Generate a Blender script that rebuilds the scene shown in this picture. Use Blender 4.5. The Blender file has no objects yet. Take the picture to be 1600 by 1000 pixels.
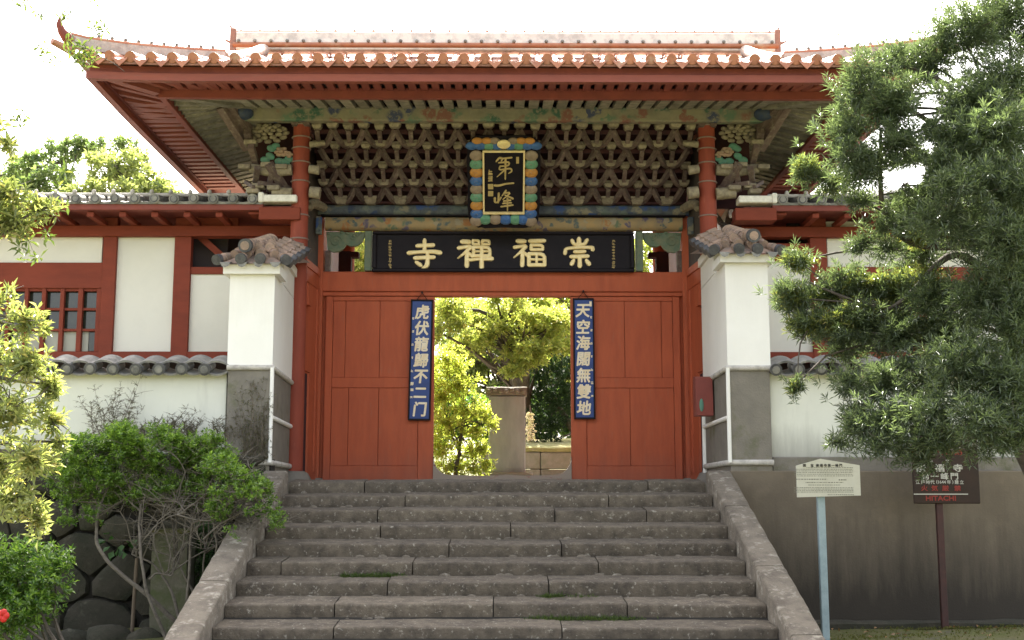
import bpy, math, random
import numpy as np
from mathutils import Vector, Matrix, noise
S = bpy.context.scene
COL = S.collection
R = math.radians
rnd = random.Random(7)
rng = np.random.default_rng(7)

# ------------------------------------------------------------ camera, sky, sun, exposure
CAM = Vector((0.0, -15.3, -0.17)); PITCH = R(8.2); YAW = R(-0.45); FPX = 1900.0
cd = bpy.data.cameras.new('camera'); cam = bpy.data.objects.new('camera', cd); COL.objects.link(cam)
cam.location = CAM; cam.rotation_euler = (math.pi/2 + PITCH, 0, YAW)
cd.sensor_width = 36; cd.lens = 36*FPX/1600; cd.clip_start = 0.05; cd.clip_end = 1500
S.camera = cam
SUN_EL = R(50); SUN_AZ = R(-6)          # azimuth from +Y (behind the gate) towards -X
w = bpy.data.worlds.new('World'); S.world = w; w.use_nodes = True
wn = w.node_tree.nodes; wl = w.node_tree.links
bg = wn['Background']; sky = wn.new('ShaderNodeTexSky'); sky.sky_type = 'NISHITA'; sky.sun_disc = False
sky.sun_elevation = SUN_EL; sky.sun_rotation = SUN_AZ; sky.air_density = 1.0; sky.dust_density = 5.0; sky.ozone_density = 0.6
hs = wn.new('ShaderNodeHueSaturation'); hs.inputs['Saturation'].default_value = 0.42
warm = wn.new('ShaderNodeMix'); warm.data_type = 'RGBA'; warm.blend_type = 'MULTIPLY'; warm.inputs[0].default_value = 1
warm.inputs[7].default_value = (1.0, 0.97, 0.935, 1)
wl.new(sky.outputs[0], hs.inputs['Color']); wl.new(hs.outputs[0], warm.inputs[6]); wl.new(warm.outputs[2], bg.inputs[0])
bg.inputs[1].default_value = 0.15
sd = bpy.data.lights.new('sun', 'SUN'); sun = bpy.data.objects.new('sun', sd); COL.objects.link(sun)
sd.energy = 4.8; sd.angle = R(0.6); sd.color = (1.0, 0.95, 0.86)
sv = Vector((math.sin(SUN_AZ)*math.cos(SUN_EL), math.cos(SUN_AZ)*math.cos(SUN_EL), math.sin(SUN_EL)))
sun.rotation_euler = sv.to_track_quat('Z', 'Y').to_euler(); sun.location = sv*40
S.view_settings.view_transform = 'Standard'; S.view_settings.look = 'None'
S.view_settings.exposure = 2.42; S.view_settings.gamma = 1.0; S.view_settings.use_curve_mapping = False

_a = math.pi/2 + PITCH
def at(px, py, Y):
    """photo pixel (1600x1000) at world depth Y -> world point"""
    dx, dy, dz = (px-800)/FPX, -(py-500)/FPX, -1.0
    y = dy*math.cos(_a) - dz*math.sin(_a); z = dy*math.sin(_a) + dz*math.cos(_a); x = dx
    c, s = math.cos(YAW), math.sin(YAW); x, y = c*x - s*y, s*x + c*y
    t = (Y - CAM.y)/y
    return Vector((CAM.x + x*t, Y, CAM.z + z*t))
def ppm(Y, z=0.0):      # pixels per metre there
    return FPX/((Y-CAM.y)*math.cos(PITCH) + (z-CAM.z)*math.sin(PITCH))

# ------------------------------------------------------------ mesh helpers
class MB:
    def __init__(s): s.v = []; s.f = []; s.m = []
    def add(s, vs, fs, mi=0):
        b = len(s.v); s.v += [tuple(p) for p in vs]; s.f += [tuple(i+b for i in f) for f in fs]; s.m += [mi]*len(fs); return s
    def box(s, x0, x1, y0, y1, z0, z1, mi=0):
        return s.add([(x0,y0,z0),(x1,y0,z0),(x1,y1,z0),(x0,y1,z0),(x0,y0,z1),(x1,y0,z1),(x1,y1,z1),(x0,y1,z1)],
                     [(0,3,2,1),(4,5,6,7),(0,1,5,4),(1,2,6,5),(2,3,7,6),(3,0,4,7)], mi)
    def cbox(s, x0, x1, y0, y1, z0, z1, c=0.01, mi=0):
        """box with chamfered edges"""
        vs = []
        for (x, sx) in ((x0, 1), (x1, -1)):
            for (y, sy) in ((y0, 1), (y1, -1)):
                for (z, sz) in ((z0, 1), (z1, -1)):
                    vs += [(x, y+c*sy, z+c*sz), (x+c*sx, y, z+c*sz), (x+c*sx, y+c*sy, z)]
        def I(a, b, d, k): return ((a*2+b)*2+d)*3+k
        fs = [(I(0,0,0,0),I(0,0,1,0),I(0,1,1,0),I(0,1,0,0)), (I(1,0,0,0),I(1,1,0,0),I(1,1,1,0),I(1,0,1,0)),
              (I(0,0,0,1),I(1,0,0,1),I(1,0,1,1),I(0,0,1,1)), (I(0,1,0,1),I(0,1,1,1),I(1,1,1,1),I(1,1,0,1)),
              (I(0,0,0,2),I(0,1,0,2),I(1,1,0,2),I(1,0,0,2)), (I(0,0,1,2),I(1,0,1,2),I(1,1,1,2),I(0,1,1,2))]
        for a in (0,1):
            for b in (0,1):
                fs.append((I(a,b,0,0),I(a,b,1,0),I(a,b,1,1),I(a,b,0,1)))
                fs.append((I(a,0,b,0),I(a,1,b,0),I(a,1,b,2),I(a,0,b,2)))
                fs.append((I(0,a,b,1),I(1,a,b,1),I(1,a,b,2),I(0,a,b,2)))
                for d in (0,1): fs.append((I(a,b,d,0),I(a,b,d,1),I(a,b,d,2)))
        return s.add(vs, fs, mi)
    def beam(s, p, q, w, h, mi=0, up=(0,0,1), taper=1.0):
        p = Vector(p); q = Vector(q); d = (q-p).normalized(); u = Vector(up); r = d.cross(u)
        if r.length < 1e-4: r = d.cross(Vector((1,0,0)))
        r.normalize(); u = r.cross(d).normalized(); vs = []
        for (c, k) in ((p, 1.0), (q, taper)):
            for (a, b) in ((-1,-1),(1,-1),(1,1),(-1,1)): vs.append(c + r*(a*w*k/2) + u*(b*h*k/2))
        return s.add(vs, [(0,1,2,3),(7,6,5,4),(0,4,5,1),(1,5,6,2),(2,6,7,3),(3,7,4,0)], mi)
    def tube(s, pts, rad, n=8, caps=True, mi=0, squash=1.0):
        pts = [Vector(p) for p in pts]; N = len(pts)
        if not hasattr(rad, '__len__'): rad = [rad]*N
        vs = []; prev = None
        for i, p in enumerate(pts):
            d = (pts[min(i+1,N-1)] - pts[max(i-1,0)]).normalized()
            if prev is None:
                a = Vector((0,0,1)) if abs(d.z) < 0.9 else Vector((1,0,0))
                prev = d.cross(a).normalized()
            r = (prev - d*prev.dot(d)).normalized(); prev = r; u = d.cross(r)
            for k in range(n):
                t = 2*math.pi*k/n; vs.append(p + r*(math.cos(t)*rad[i]) + u*(math.sin(t)*rad[i]*squash))
        fs = []
        for i in range(N-1):
            for k in range(n):
                k2 = (k+1) % n; fs.append((i*n+k, (i+1)*n+k, (i+1)*n+k2, i*n+k2))
        if caps: fs += [tuple(range(n)), tuple(reversed(range((N-1)*n, N*n)))]
        return s.add(vs, fs, mi)
    def prism(s, poly, y0, y1, mi=0, plane='xz'):
        n = len(poly)
        f = (lambda a, b, c: (a, c, b)) if plane == 'xz' else ((lambda a, b, c: (c, a, b)) if plane == 'yz' else (lambda a, b, c: (a, b, c)))
        vs = [f(a, b, y0) for a, b in poly] + [f(a, b, y1) for a, b in poly]
        return s.add(vs, [tuple(range(n)), tuple(reversed(range(n, 2*n)))] + [(i, i+n, (i+1) % n + n, (i+1) % n) for i in range(n)], mi)
    def ell(s, c, r, nu=8, nv=5, mi=0, rot=None):
        vs = []; c = Vector(c)
        for j in range(1, nv):
            ph = math.pi*j/nv
            for i in range(nu):
                th = 2*math.pi*i/nu
                p = Vector((math.cos(th)*math.sin(ph)*r[0], math.sin(th)*math.sin(ph)*r[1], math.cos(ph)*r[2]))
                if rot: p = rot @ p
                vs.append(c+p)
        t = Vector((0,0,r[2])); t = rot @ t if rot else t
        vs += [c+t, c-t]; T = len(vs)-2; B = T+1; fs = []
        for j in range(nv-2):
            for i in range(nu):
                i2 = (i+1) % nu; fs.append((j*nu+i, (j+1)*nu+i, (j+1)*nu+i2, j*nu+i2))
        for i in range(nu):
            i2 = (i+1) % nu; fs.append((T, i, i2)); fs.append((B, (nv-2)*nu+i2, (nv-2)*nu+i))
        return s.add(vs, fs, mi)
    def rough(s, x0, x1, prof, seg=0.12, amp=0.012, mi=0, seed=0.0):
        """profile (y,z) swept along x, broken and uneven like a hewn stone"""
        n = max(2, int((x1-x0)/seg)); P = len(prof); vs = []
        for i in range(n+1):
            x = x0 + (x1-x0)*i/n
            e = 0.012 if i in (0, n) else 0.0
            cy = sum(p[0] for p in prof)/P; cz = sum(p[1] for p in prof)/P
            for (y, z) in prof:
                k = noise.noise_vector(Vector((x*2.3+seed, y*5+seed*3, z*5)))*amp + noise.noise_vector(Vector((x*9+seed, y*11, z*11)))*amp*0.45
                yy = y + (cy-y)*e*2 + k.y; zz = z + (cz-z)*e*2 + k.z
                vs.append((x + (k.x*0.4 if 0 < i < n else 0), yy, zz))
        fs = []
        for i in range(n):
            for k in range(P):
                k2 = (k+1) % P; fs.append((i*P+k, i*P+k2, (i+1)*P+k2, (i+1)*P+k))
        fs += [tuple(reversed(range(P))), tuple(range(n*P, (n+1)*P))]
        return s.add(vs, fs, mi)
    def mesh(s, name, mats, smooth=35):
        me = bpy.data.meshes.new(name); me.from_pydata(s.v, [], s.f)
        for m in (mats if isinstance(mats, (list, tuple)) else [mats]): me.materials.append(m)
        if any(s.m): me.polygons.foreach_set('material_index', s.m)
        me.validate(); me.update()
        if smooth:
            me.polygons.foreach_set('use_smooth', [True]*len(me.polygons)); me.set_sharp_from_angle(angle=R(smooth))
        return me
    def obj(s, name, mats, parent=None, smooth=35, loc=None):
        return inst(name, s.mesh(name, mats, smooth), parent, loc)
def inst(name, me, parent=None, loc=None, rot=None, scale=None):
    o = bpy.data.objects.new(name, me); COL.objects.link(o)
    if parent is not None: o.parent = parent
    if loc is not None: o.location = loc
    if rot is not None: o.rotation_euler = rot
    if scale is not None: o.scale = scale
    return o
def tag(o, label, cat, group=None, kind=None):
    o['label'] = label
    if cat: o['category'] = cat
    if group: o['group'] = group
    if kind: o['kind'] = kind
    return o
def thing(name, label, cat, loc=(0,0,0), group=None):
    o = bpy.data.objects.new(name, None); COL.objects.link(o); o.location = loc; o.empty_display_size = 0.2
    return tag(o, label, cat, group)
def kind(o, k, label=None):
    o['kind'] = k
    if label: o['label'] = label
    return o
def copy_tree(o, parent=None):
    c = o.copy(); COL.objects.link(c)
    if parent is not None: c.parent = parent
    for ch in list(o.children): copy_tree(ch, c)
    return c

# ------------------------------------------------------------ materials
def mat(name, c1, c2=None, scale=4.0, rough=0.7, bump=0.0, bscale=30.0, c3=None, s3=1.3, t3=(0.55, 0.7), metal=0.0, stretch=(1,1,1), spec=0.4, rand=0.0, detail=5, ramp=(0.38, 0.66), bdist=0.01, extra=None):
    m = bpy.data.materials.new(name); m.use_nodes = True; nt = m.node_tree; n = nt.nodes; l = nt.links
    b = n['Principled BSDF']; b.inputs['Roughness'].default_value = rough; b.inputs['Metallic'].default_value = metal
    b.inputs['Specular IOR Level'].default_value = spec
    g = n.new('ShaderNodeNewGeometry'); mp = n.new('ShaderNodeMapping'); mp.inputs['Scale'].default_value = stretch
    l.new(g.outputs['Position'], mp.inputs[0])
    def nz(sc, det=detail, off=0.0):
        t = n.new('ShaderNodeTexNoise'); t.inputs['Scale'].default_value = sc; t.inputs['Detail'].default_value = det; t.inputs['Roughness'].default_value = 0.65
        if off:
            a = n.new('ShaderNodeVectorMath'); a.operation = 'ADD'; a.inputs[1].default_value = (off, off*1.7, off*0.6); l.new(mp.outputs[0], a.inputs[0]); l.new(a.outputs[0], t.inputs[0])
        else: l.new(mp.outputs[0], t.inputs[0])
        return t
    def rmp(src, a, b_):
        r = n.new('ShaderNodeMapRange'); r.inputs[1].default_value = a; r.inputs[2].default_value = b_; l.new(src, r.inputs[0]); return r.outputs[0]
    def mixc(fac, A, B, blend='MIX'):
        x = n.new('ShaderNodeMix'); x.data_type = 'RGBA'; x.blend_type = blend
        if hasattr(fac, 'links'): l.new(fac, x.inputs[0])
        else: x.inputs[0].default_value = fac
        for (v, i) in ((A, 6), (B, 7)):
            if isinstance(v, (tuple, list)): x.inputs[i].default_value = (*v, 1)
            else: l.new(v, x.inputs[i])
        return x.outputs[2]
    col = c1
    if c2: col = mixc(rmp(nz(scale).outputs[0], *ramp), c1, c2)
    if c3: col = mixc(rmp(nz(s3, off=9.3).outputs[0], *t3), col, c3)
    if extra: col = extra(m, n, l, g, mp, nz, rmp, mixc, col)
    if rand:
        oi = n.new('ShaderNodeObjectInfo'); r = n.new('ShaderNodeMapRange'); r.inputs[3].default_value = 1-rand; r.inputs[4].default_value = 1+rand
        l.new(oi.outputs['Random'], r.inputs[0]); cx = n.new('ShaderNodeCombineColor')
        for i in range(3): l.new(r.outputs[0], cx.inputs[i])
        col = mixc(1.0, col if not isinstance(col, tuple) else mixc(0.0, col, col), cx.outputs[0], 'MULTIPLY')
    if isinstance(col, tuple): b.inputs['Base Color'].default_value = (*col, 1)
    else: l.new(col, b.inputs['Base Color'])
    if bump:
        bp = n.new('ShaderNodeBump'); bp.inputs['Strength'].default_value = bump; bp.inputs['Distance'].default_value = bdist
        l.new(nz(bscale, 6, 3.1).outputs[0], bp.inputs['Height']); l.new(bp.outputs[0], b.inputs['Normal'])
    return m
def leafmat(name, ca, cb, cc=None, trans=0.4, rough=0.42, spec=0.5):
    m = bpy.data.materials.new(name); m.use_nodes = True; nt = m.node_tree; n = nt.nodes; l = nt.links
    b = n['Principled BSDF']; b.inputs['Roughness'].default_value = rough; b.inputs['Specular IOR Level'].default_value = spec
    at_ = n.new('ShaderNodeAttribute'); at_.attribute_name = 'tint'
    r = n.new('ShaderNodeValToRGB'); e = r.color_ramp.elements; e[0].color = (*ca, 1); e[1].color = (*cb, 1); e[0].position = 0.1; e[1].position = 0.8
    if cc: k = r.color_ramp.elements.new(0.97); k.color = (*cc, 1)
    l.new(at_.outputs['Fac'], r.inputs[0]); l.new(r.outputs[0], b.inputs['Base Color'])
    t = n.new('ShaderNodeBsdfTranslucent'); g = n.new('ShaderNodeMix'); g.data_type = 'RGBA'; g.blend_type = 'MULTIPLY'; g.inputs[0].default_value = 1
    g.inputs[7].default_value = (1.75, 1.75, 1.0, 1); l.new(r.outputs[0], g.inputs[6]); l.new(g.outputs[2], t.inputs[0])
    mx = n.new('ShaderNodeMixShader'); mx.inputs[0].default_value = trans; l.new(b.outputs[0], mx.inputs[1]); l.new(t.outputs[0], mx.inputs[2])
    l.new(mx.outputs[0], n['Material Output'].inputs[0]); return m

def streak_extra(strength, colr, zlo, zhi, invert=False):
    def f(m, n, l, g, mp, nz, rmp, mixc, col):
        # vertical runs of dirt: noise stretched in z, confined to a band of the wall
        mp2 = n.new('ShaderNodeMapping'); mp2.inputs['Scale'].default_value = (3.0, 3.0, 0.35); l.new(g.outputs['Position'], mp2.inputs[0])
        t = n.new('ShaderNodeTexNoise'); t.inputs['Scale'].default_value = 1.6; t.inputs['Detail'].default_value = 6; t.inputs['Roughness'].default_value = 0.7; l.new(mp2.outputs[0], t.inputs[0])
        sp = n.new('ShaderNodeSeparateXYZ'); l.new(g.outputs['Position'], sp.inputs[0])
        band = rmp(sp.outputs[2], zlo, zhi)
        a = n.new('ShaderNodeMath'); a.operation = 'ADD'; l.new(t.outputs[0], a.inputs[0]); l.new(band, a.inputs[1])
        fac = rmp(a.outputs[0], 0.55, 1.35)
        k = n.new('ShaderNodeMath'); k.operation = 'MULTIPLY'; k.inputs[1].default_value = strength; l.new(fac, k.inputs[0])
        return mixc(k.outputs[0], col, colr)
    return f
def painted_extra(cols, sc):
    def f(m, n, l, g, mp, nz, rmp, mixc, col):
        v = n.new('ShaderNodeTexVoronoi'); v.inputs['Scale'].default_value = sc
        wv = n.new('ShaderNodeTexNoise'); wv.inputs['Scale'].default_value = 5; l.new(g.outputs['Position'], wv.inputs[0])
        a = n.new('ShaderNodeMix'); a.data_type = 'RGBA'; a.blend_type = 'ADD'; a.inputs[0].default_value = 0.25; l.new(mp.outputs[0], a.inputs[6]); l.new(wv.outputs[1], a.inputs[7])
        l.new(a.outputs[2], v.inputs[0])
        sc_ = n.new('ShaderNodeSeparateColor'); l.new(v.outputs['Color'], sc_.inputs[0])
        r = n.new('ShaderNodeValToRGB'); r.color_ramp.interpolation = 'CONSTANT'; el = r.color_ramp.elements
        el[0].color = (*cols[0], 1); el[1].position = 1/len(cols); el[1].color = (*cols[1], 1)
        for i, c in enumerate(cols[2:]): e = el.new((i+2)/len(cols)); e.color = (*c, 1)
        l.new(sc_.outputs[0], r.inputs[0])
        edge = rmp(v.outputs['Distance'], 0.42, 0.62)
        x = mixc(edge, r.outputs[0], col)
        return mixc(rmp(nz(14, off=2.2).outputs[0], 0.5, 0.62), x, col)
    return f
M = {}
M['red'] = mat('red_paint', (0.45,0.108,0.048), (0.375,0.089,0.042), 3, 0.68, 0.35, 40, c3=(0.37,0.115,0.062), s3=9, t3=(0.58,0.74), stretch=(2.4,2.4,0.45), spec=0.25, extra=streak_extra(0.45, (0.20,0.10,0.075), 0.55, -0.25))
M['redwing'] = mat('red_oxide_paint', (0.21,0.043,0.023), (0.17,0.036,0.020), 3, 0.7, 0.25, 50, stretch=(0.6,1,2), spec=0.25)
M['redeave'] = mat('dark_red_paint', (0.22,0.056,0.042), (0.165,0.043,0.036), 2.5, 0.65, 0.2, 35, rand=0.12, spec=0.3)
M['redfascia'] = mat('faded_red_board', (0.25,0.068,0.046), (0.20,0.054,0.040), 2.5, 0.65, 0.2, 35, c3=(0.2,0.09,0.07), s3=5, t3=(0.6,0.75), stretch=(0.5,1,3))
M['terra'] = mat('terracotta_tile', (0.40,0.155,0.075), (0.31,0.115,0.06), 6, 0.5, 0.3, 50, c3=(0.42,0.27,0.18), s3=4, t3=(0.56,0.72), rand=0.12, spec=0.5)
M['terradark'] = mat('terracotta_channel', (0.36,0.17,0.12), (0.25,0.13,0.10), 8, 0.6, 0.3, 50)
M['grey'] = mat('grey_clay_tile', (0.15,0.15,0.145), (0.26,0.25,0.22), 9, 0.55, 0.4, 60, c3=(0.10,0.10,0.095), s3=5, rand=0.15)
M['greydark'] = mat('dark_tile_end', (0.05,0.05,0.055), (0.10,0.10,0.10), 14, 0.5, 0.4, 60, rand=0.2)
M['tan'] = mat('weathered_tan_tile', (0.36,0.25,0.18), (0.20,0.16,0.13), 9, 0.8, 0.6, 60, c3=(0.44,0.31,0.25), s3=8, rand=0.15)
M['plaster'] = mat('white_plaster', (0.82,0.81,0.765), (0.77,0.76,0.71), 1.2, 0.9, 0.12, 25, extra=streak_extra(0.30, (0.50,0.47,0.40), 1.9, 3.1))
M['plasterwing'] = mat('cream_plaster', (0.72,0.71,0.63), (0.66,0.655,0.58), 1.0, 0.9, 0.08, 25)
M['plasterlow'] = mat('stained_plaster', (0.70,0.71,0.63), (0.65,0.66,0.585), 1.4, 0.9, 0.1, 25, extra=streak_extra(0.7, (0.16,0.15,0.14), 0.75, 0.1))
M['mortar'] = mat('lime_mortar', (0.50,0.475,0.43), (0.30,0.28,0.25), 9, 0.9, 0.5, 40, ramp=(0.45,0.7))
M['basestone'] = mat('grey_base_stone', (0.175,0.16,0.135), (0.21,0.192,0.16), 5, 0.9, 0.7, 45, c3=(0.13,0.13,0.08), s3=3)
M['step'] = mat('worn_stair_stone', (0.128,0.106,0.078), (0.060,0.049,0.037), 7, 0.95, 1.0, 46, c3=(0.30,0.275,0.225), s3=24, t3=(0.58,0.70), rand=0.15, detail=8, bdist=0.015)
M['slab'] = mat('lichen_slab_stone', (0.17,0.145,0.112), (0.10,0.084,0.065), 5, 0.92, 0.9, 40, c3=(0.30,0.275,0.225), s3=9, t3=(0.54,0.68), rand=0.08, detail=8, bdist=0.015)
M['rubble'] = mat('mossy_wall_stone', (0.052,0.046,0.033), (0.028,0.030,0.018), 4, 0.95, 0.9, 26, c3=(0.10,0.095,0.07), s3=7, t3=(0.58,0.75), rand=0.25, detail=8, bdist=0.02)
M['bounce_paving'] = mat('bounce_paving_stone', (0.20,0.18,0.15), (0.15,0.135,0.115), 2, 0.9, 0.5, 30, rand=0.1)
M['dark'] = mat('dark_earth_joint', (0.02,0.018,0.014), None, rough=1.0)
M['concrete'] = mat('stained_concrete', (0.165,0.135,0.098), (0.13,0.106,0.078), 1.6, 0.92, 0.35, 40, c3=(0.175,0.14,0.10), s3=3, detail=8, extra=streak_extra(0.88, (0.026,0.022,0.017), -0.35, -1.6))
M['moss'] = mat('mossy_ground', (0.10,0.11,0.028), (0.13,0.115,0.05), 5, 1.0, 1.0, 30, c3=(0.11,0.10,0.07), s3=2, detail=9, bdist=0.03)
M['yard'] = mat('sandy_yard', (0.3,0.27,0.2), (0.24,0.22,0.15), 2, 1.0, 0.5, 30)
M['bracket'] = mat('faded_bracket_wood', (0.135,0.098,0.088), (0.095,0.062,0.056), 9, 0.85, 0.4, 40, c3=(0.20,0.165,0.13), s3=14, t3=(0.5,0.68), rand=0.25)
M['cap'] = mat('faded_olive_block', (0.25,0.215,0.155), (0.165,0.135,0.10), 12, 0.85, 0.4, 50, c3=(0.30,0.26,0.19), s3=22, t3=(0.5,0.68), rand=0.18)
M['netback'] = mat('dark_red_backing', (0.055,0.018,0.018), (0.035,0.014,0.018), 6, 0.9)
M['rafter'] = mat('worn_cream_rafter', (0.28,0.26,0.20), (0.16,0.15,0.115), 7, 0.85, 0.4, 40, c3=(0.36,0.33,0.25), s3=10, rand=0.2, stretch=(1,1,1))
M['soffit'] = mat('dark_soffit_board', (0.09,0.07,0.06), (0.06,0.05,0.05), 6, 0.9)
M['purlin'] = mat('painted_purlin', (0.235,0.215,0.155), (0.18,0.165,0.12), 6, 0.8, 0.25, 30, extra=painted_extra([(0.05,0.11,0.08),(0.23,0.21,0.14),(0.05,0.06,0.12),(0.11,0.17,0.12),(0.20,0.09,0.07),(0.24,0.21,0.15)], 4.5))
M['beamA'] = mat('painted_blue_beam', (0.10,0.12,0.13), (0.05,0.06,0.08), 9, 0.75, 0.3, 30, extra=painted_extra([(0.04,0.08,0.22),(0.10,0.13,0.12),(0.22,0.20,0.14),(0.03,0.05,0.12),(0.14,0.16,0.14)], 6))
M['beamB'] = mat('painted_ochre_beam', (0.36,0.26,0.13), (0.28,0.22,0.13), 6, 0.75, 0.25, 30, extra=painted_extra([(0.10,0.13,0.13),(0.38,0.26,0.12),(0.35,0.16,0.06),(0.13,0.17,0.11),(0.32,0.28,0.20),(0.12,0.10,0.16),(0.36,0.27,0.14)], 8))
M['jade'] = mat('faded_green_carving', (0.13,0.19,0.135), (0.22,0.23,0.15), 9, 0.8, 0.3, 40)
M['teal'] = mat('teal_leaf_carving', (0.09,0.25,0.18), (0.12,0.22,0.17), 12, 0.8)
M['peony'] = mat('cream_peony_carving', (0.30,0.26,0.18), (0.18,0.15,0.11), 16, 0.85, 0.3, 50)
M['pink'] = mat('faded_pink_carving', (0.36,0.24,0.17), (0.26,0.20,0.14), 12, 0.8)
M['rope'] = mat('pale_iron_band', (0.24,0.17,0.145), None, rough=0.7)
M['black'] = mat('black_lacquer', (0.010,0.008,0.011), (0.014,0.011,0.014), 6, 0.55, 0.1, 30, spec=0.15)
M['gold'] = mat('gold_leaf', (0.80,0.62,0.28), (0.88,0.74,0.42), 20, 0.42, 0.2, 60, metal=0.15)
M['golddull'] = mat('dull_gold', (0.50,0.38,0.16), (0.42,0.31,0.12), 20, 0.5, metal=0.1)
M['blue'] = mat('blue_board', (0.022,0.06,0.24), (0.018,0.048,0.19), 9, 0.5)
M['cb'] = mat('cloud_blue', (0.05,0.14,0.36), (0.04,0.10,0.26), 20, 0.6); M['cg'] = mat('cloud_green', (0.10,0.25,0.15), (0.13,0.30,0.2), 20, 0.6)
M['co'] = mat('cloud_orange', (0.50,0.24,0.05), (0.42,0.19,0.05), 20, 0.6); M['ct'] = mat('cloud_tan', (0.30,0.23,0.16), (0.24,0.18,0.13), 20, 0.6)
M['white'] = mat('white_sheet', (0.78,0.76,0.70), (0.6,0.58,0.52), 10, 0.6)
M['signw'] = mat('cream_sign_board', (0.60,0.59,0.50), (0.53,0.52,0.43), 4, 0.5)
M['signk'] = mat('dark_brown_sign_board', (0.042,0.026,0.019), (0.032,0.022,0.017), 4, 0.6, spec=0.2)
M['ink'] = mat('black_ink', (0.05,0.05,0.045), None, rough=0.6); M['inkgrey'] = mat('grey_ink', (0.20,0.20,0.16), None, rough=0.6)
M['signred'] = mat('red_lettering', (0.24,0.03,0.02), None, rough=0.6); M['signwhite'] = mat('white_lettering', (0.45,0.44,0.38), None, rough=0.6)
M['bluepost'] = mat('pale_blue_post_paint', (0.33,0.42,0.44), (0.26,0.34,0.36), 10, 0.5, 0.2, 40, c3=(0.3,0.22,0.17), s3=16, t3=(0.66,0.75))
M['brownpost'] = mat('rust_brown_post_paint', (0.06,0.022,0.018), (0.04,0.018,0.015), 10, 0.6)
M['glass'] = mat('dark_window_glass', (0.02,0.022,0.018), (0.03,0.035,0.025), 6, 0.12, spec=0.6)
M['interior'] = mat('pale_inner_board', (0.42,0.42,0.35), None, rough=0.8)
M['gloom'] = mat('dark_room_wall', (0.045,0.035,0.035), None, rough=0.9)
M['bark'] = mat('grey_brown_bark', (0.10,0.085,0.068), (0.06,0.05,0.04), 12, 0.95, 0.8, 40)
M['barkpale'] = mat('pale_grey_stem', (0.15,0.13,0.105), (0.09,0.078,0.06), 20, 0.9, 0.4, 60)
M['dry'] = mat('dry_twig', (0.15,0.115,0.09), (0.10,0.09,0.06), 20, 0.9)
M['stake'] = mat('old_wood_stake', (0.13,0.10,0.07), None, rough=0.9)
M['monument'] = mat('pale_grey_monument_stone', (0.28,0.295,0.30), (0.20,0.21,0.215), 3, 0.85, 0.3, 50, c3=(0.28,0.27,0.24), s3=2, stretch=(1,1,0.3))
M['yardstone'] = mat('yard_wall_stone', (0.28,0.27,0.22), (0.2,0.2,0.14), 5, 0.9, 0.5, 30, rand=0.12)
M['drymoss'] = mat('yellow_moss_bank', (0.30,0.28,0.12), (0.22,0.22,0.08), 8, 1.0, 0.8, 30, c3=(0.36,0.33,0.25), s3=4)
M['ridgewhite'] = mat('ridge_plaster', (0.74,0.70,0.66), (0.50,0.47,0.45), 5, 0.85, 0.4, 30, ramp=(0.45,0.65))
M['limeridge'] = mat('lime_ridge_tile', (0.55,0.45,0.38), (0.33,0.25,0.21), 7, 0.7, 0.3, 40)
M['ridgegrey'] = mat('hip_ridge_plaster', (0.5,0.46,0.42), (0.3,0.27,0.25), 7, 0.85, 0.4, 40)
M['redcol'] = mat('column_red_paint', (0.27,0.058,0.034), (0.215,0.048,0.03), 3, 0.65, 0.3, 40, c3=(0.30,0.09,0.055), s3=8, t3=(0.6,0.76), stretch=(2.4,2.4,0.45), spec=0.25)
M['post'] = mat('mossy_post_stone', (0.13,0.118,0.09), (0.08,0.095,0.04), 5, 0.95, 0.7, 40, c3=(0.17,0.155,0.12), s3=6)
M['boss'] = mat('dull_navy_paint', (0.03,0.05,0.11), (0.06,0.07,0.09), 14, 0.8)
L = {}
L['podo'] = leafmat('podocarpus_leaf', (0.048,0.073,0.038), (0.115,0.155,0.085), (0.20,0.22,0.11), 0.38, 0.32, 0.8)
L['left'] = leafmat('pale_whorled_leaf', (0.095,0.135,0.04), (0.25,0.28,0.11), (0.40,0.32,0.12), 0.40, 0.34, 0.65)
L['bush'] = leafmat('azalea_leaf', (0.04,0.10,0.014), (0.18,0.29,0.05), (0.36,0.44,0.13), 0.42, 0.32, 0.7)
L['deep'] = leafmat('deep_green_leaf', (0.022,0.07,0.016), (0.055,0.13,0.03), None, 0.3, 0.4)
L['camphor'] = leafmat('camphor_leaf', (0.12,0.16,0.06), (0.25,0.29,0.12), (0.36,0.38,0.17), 0.45, 0.45)
L['gold'] = leafmat('sunlit_garden_leaf', (0.12,0.165,0.035), (0.30,0.33,0.10), (0.46,0.38,0.15), 0.5, 0.45)
L['cedar'] = leafmat('dark_juniper_leaf', (0.012,0.035,0.012), (0.03,0.065,0.02), None, 0.2, 0.6)
L['grass'] = leafmat('step_grass', (0.04,0.07,0.015), (0.08,0.12,0.03), None, 0.3, 0.6)

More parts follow.
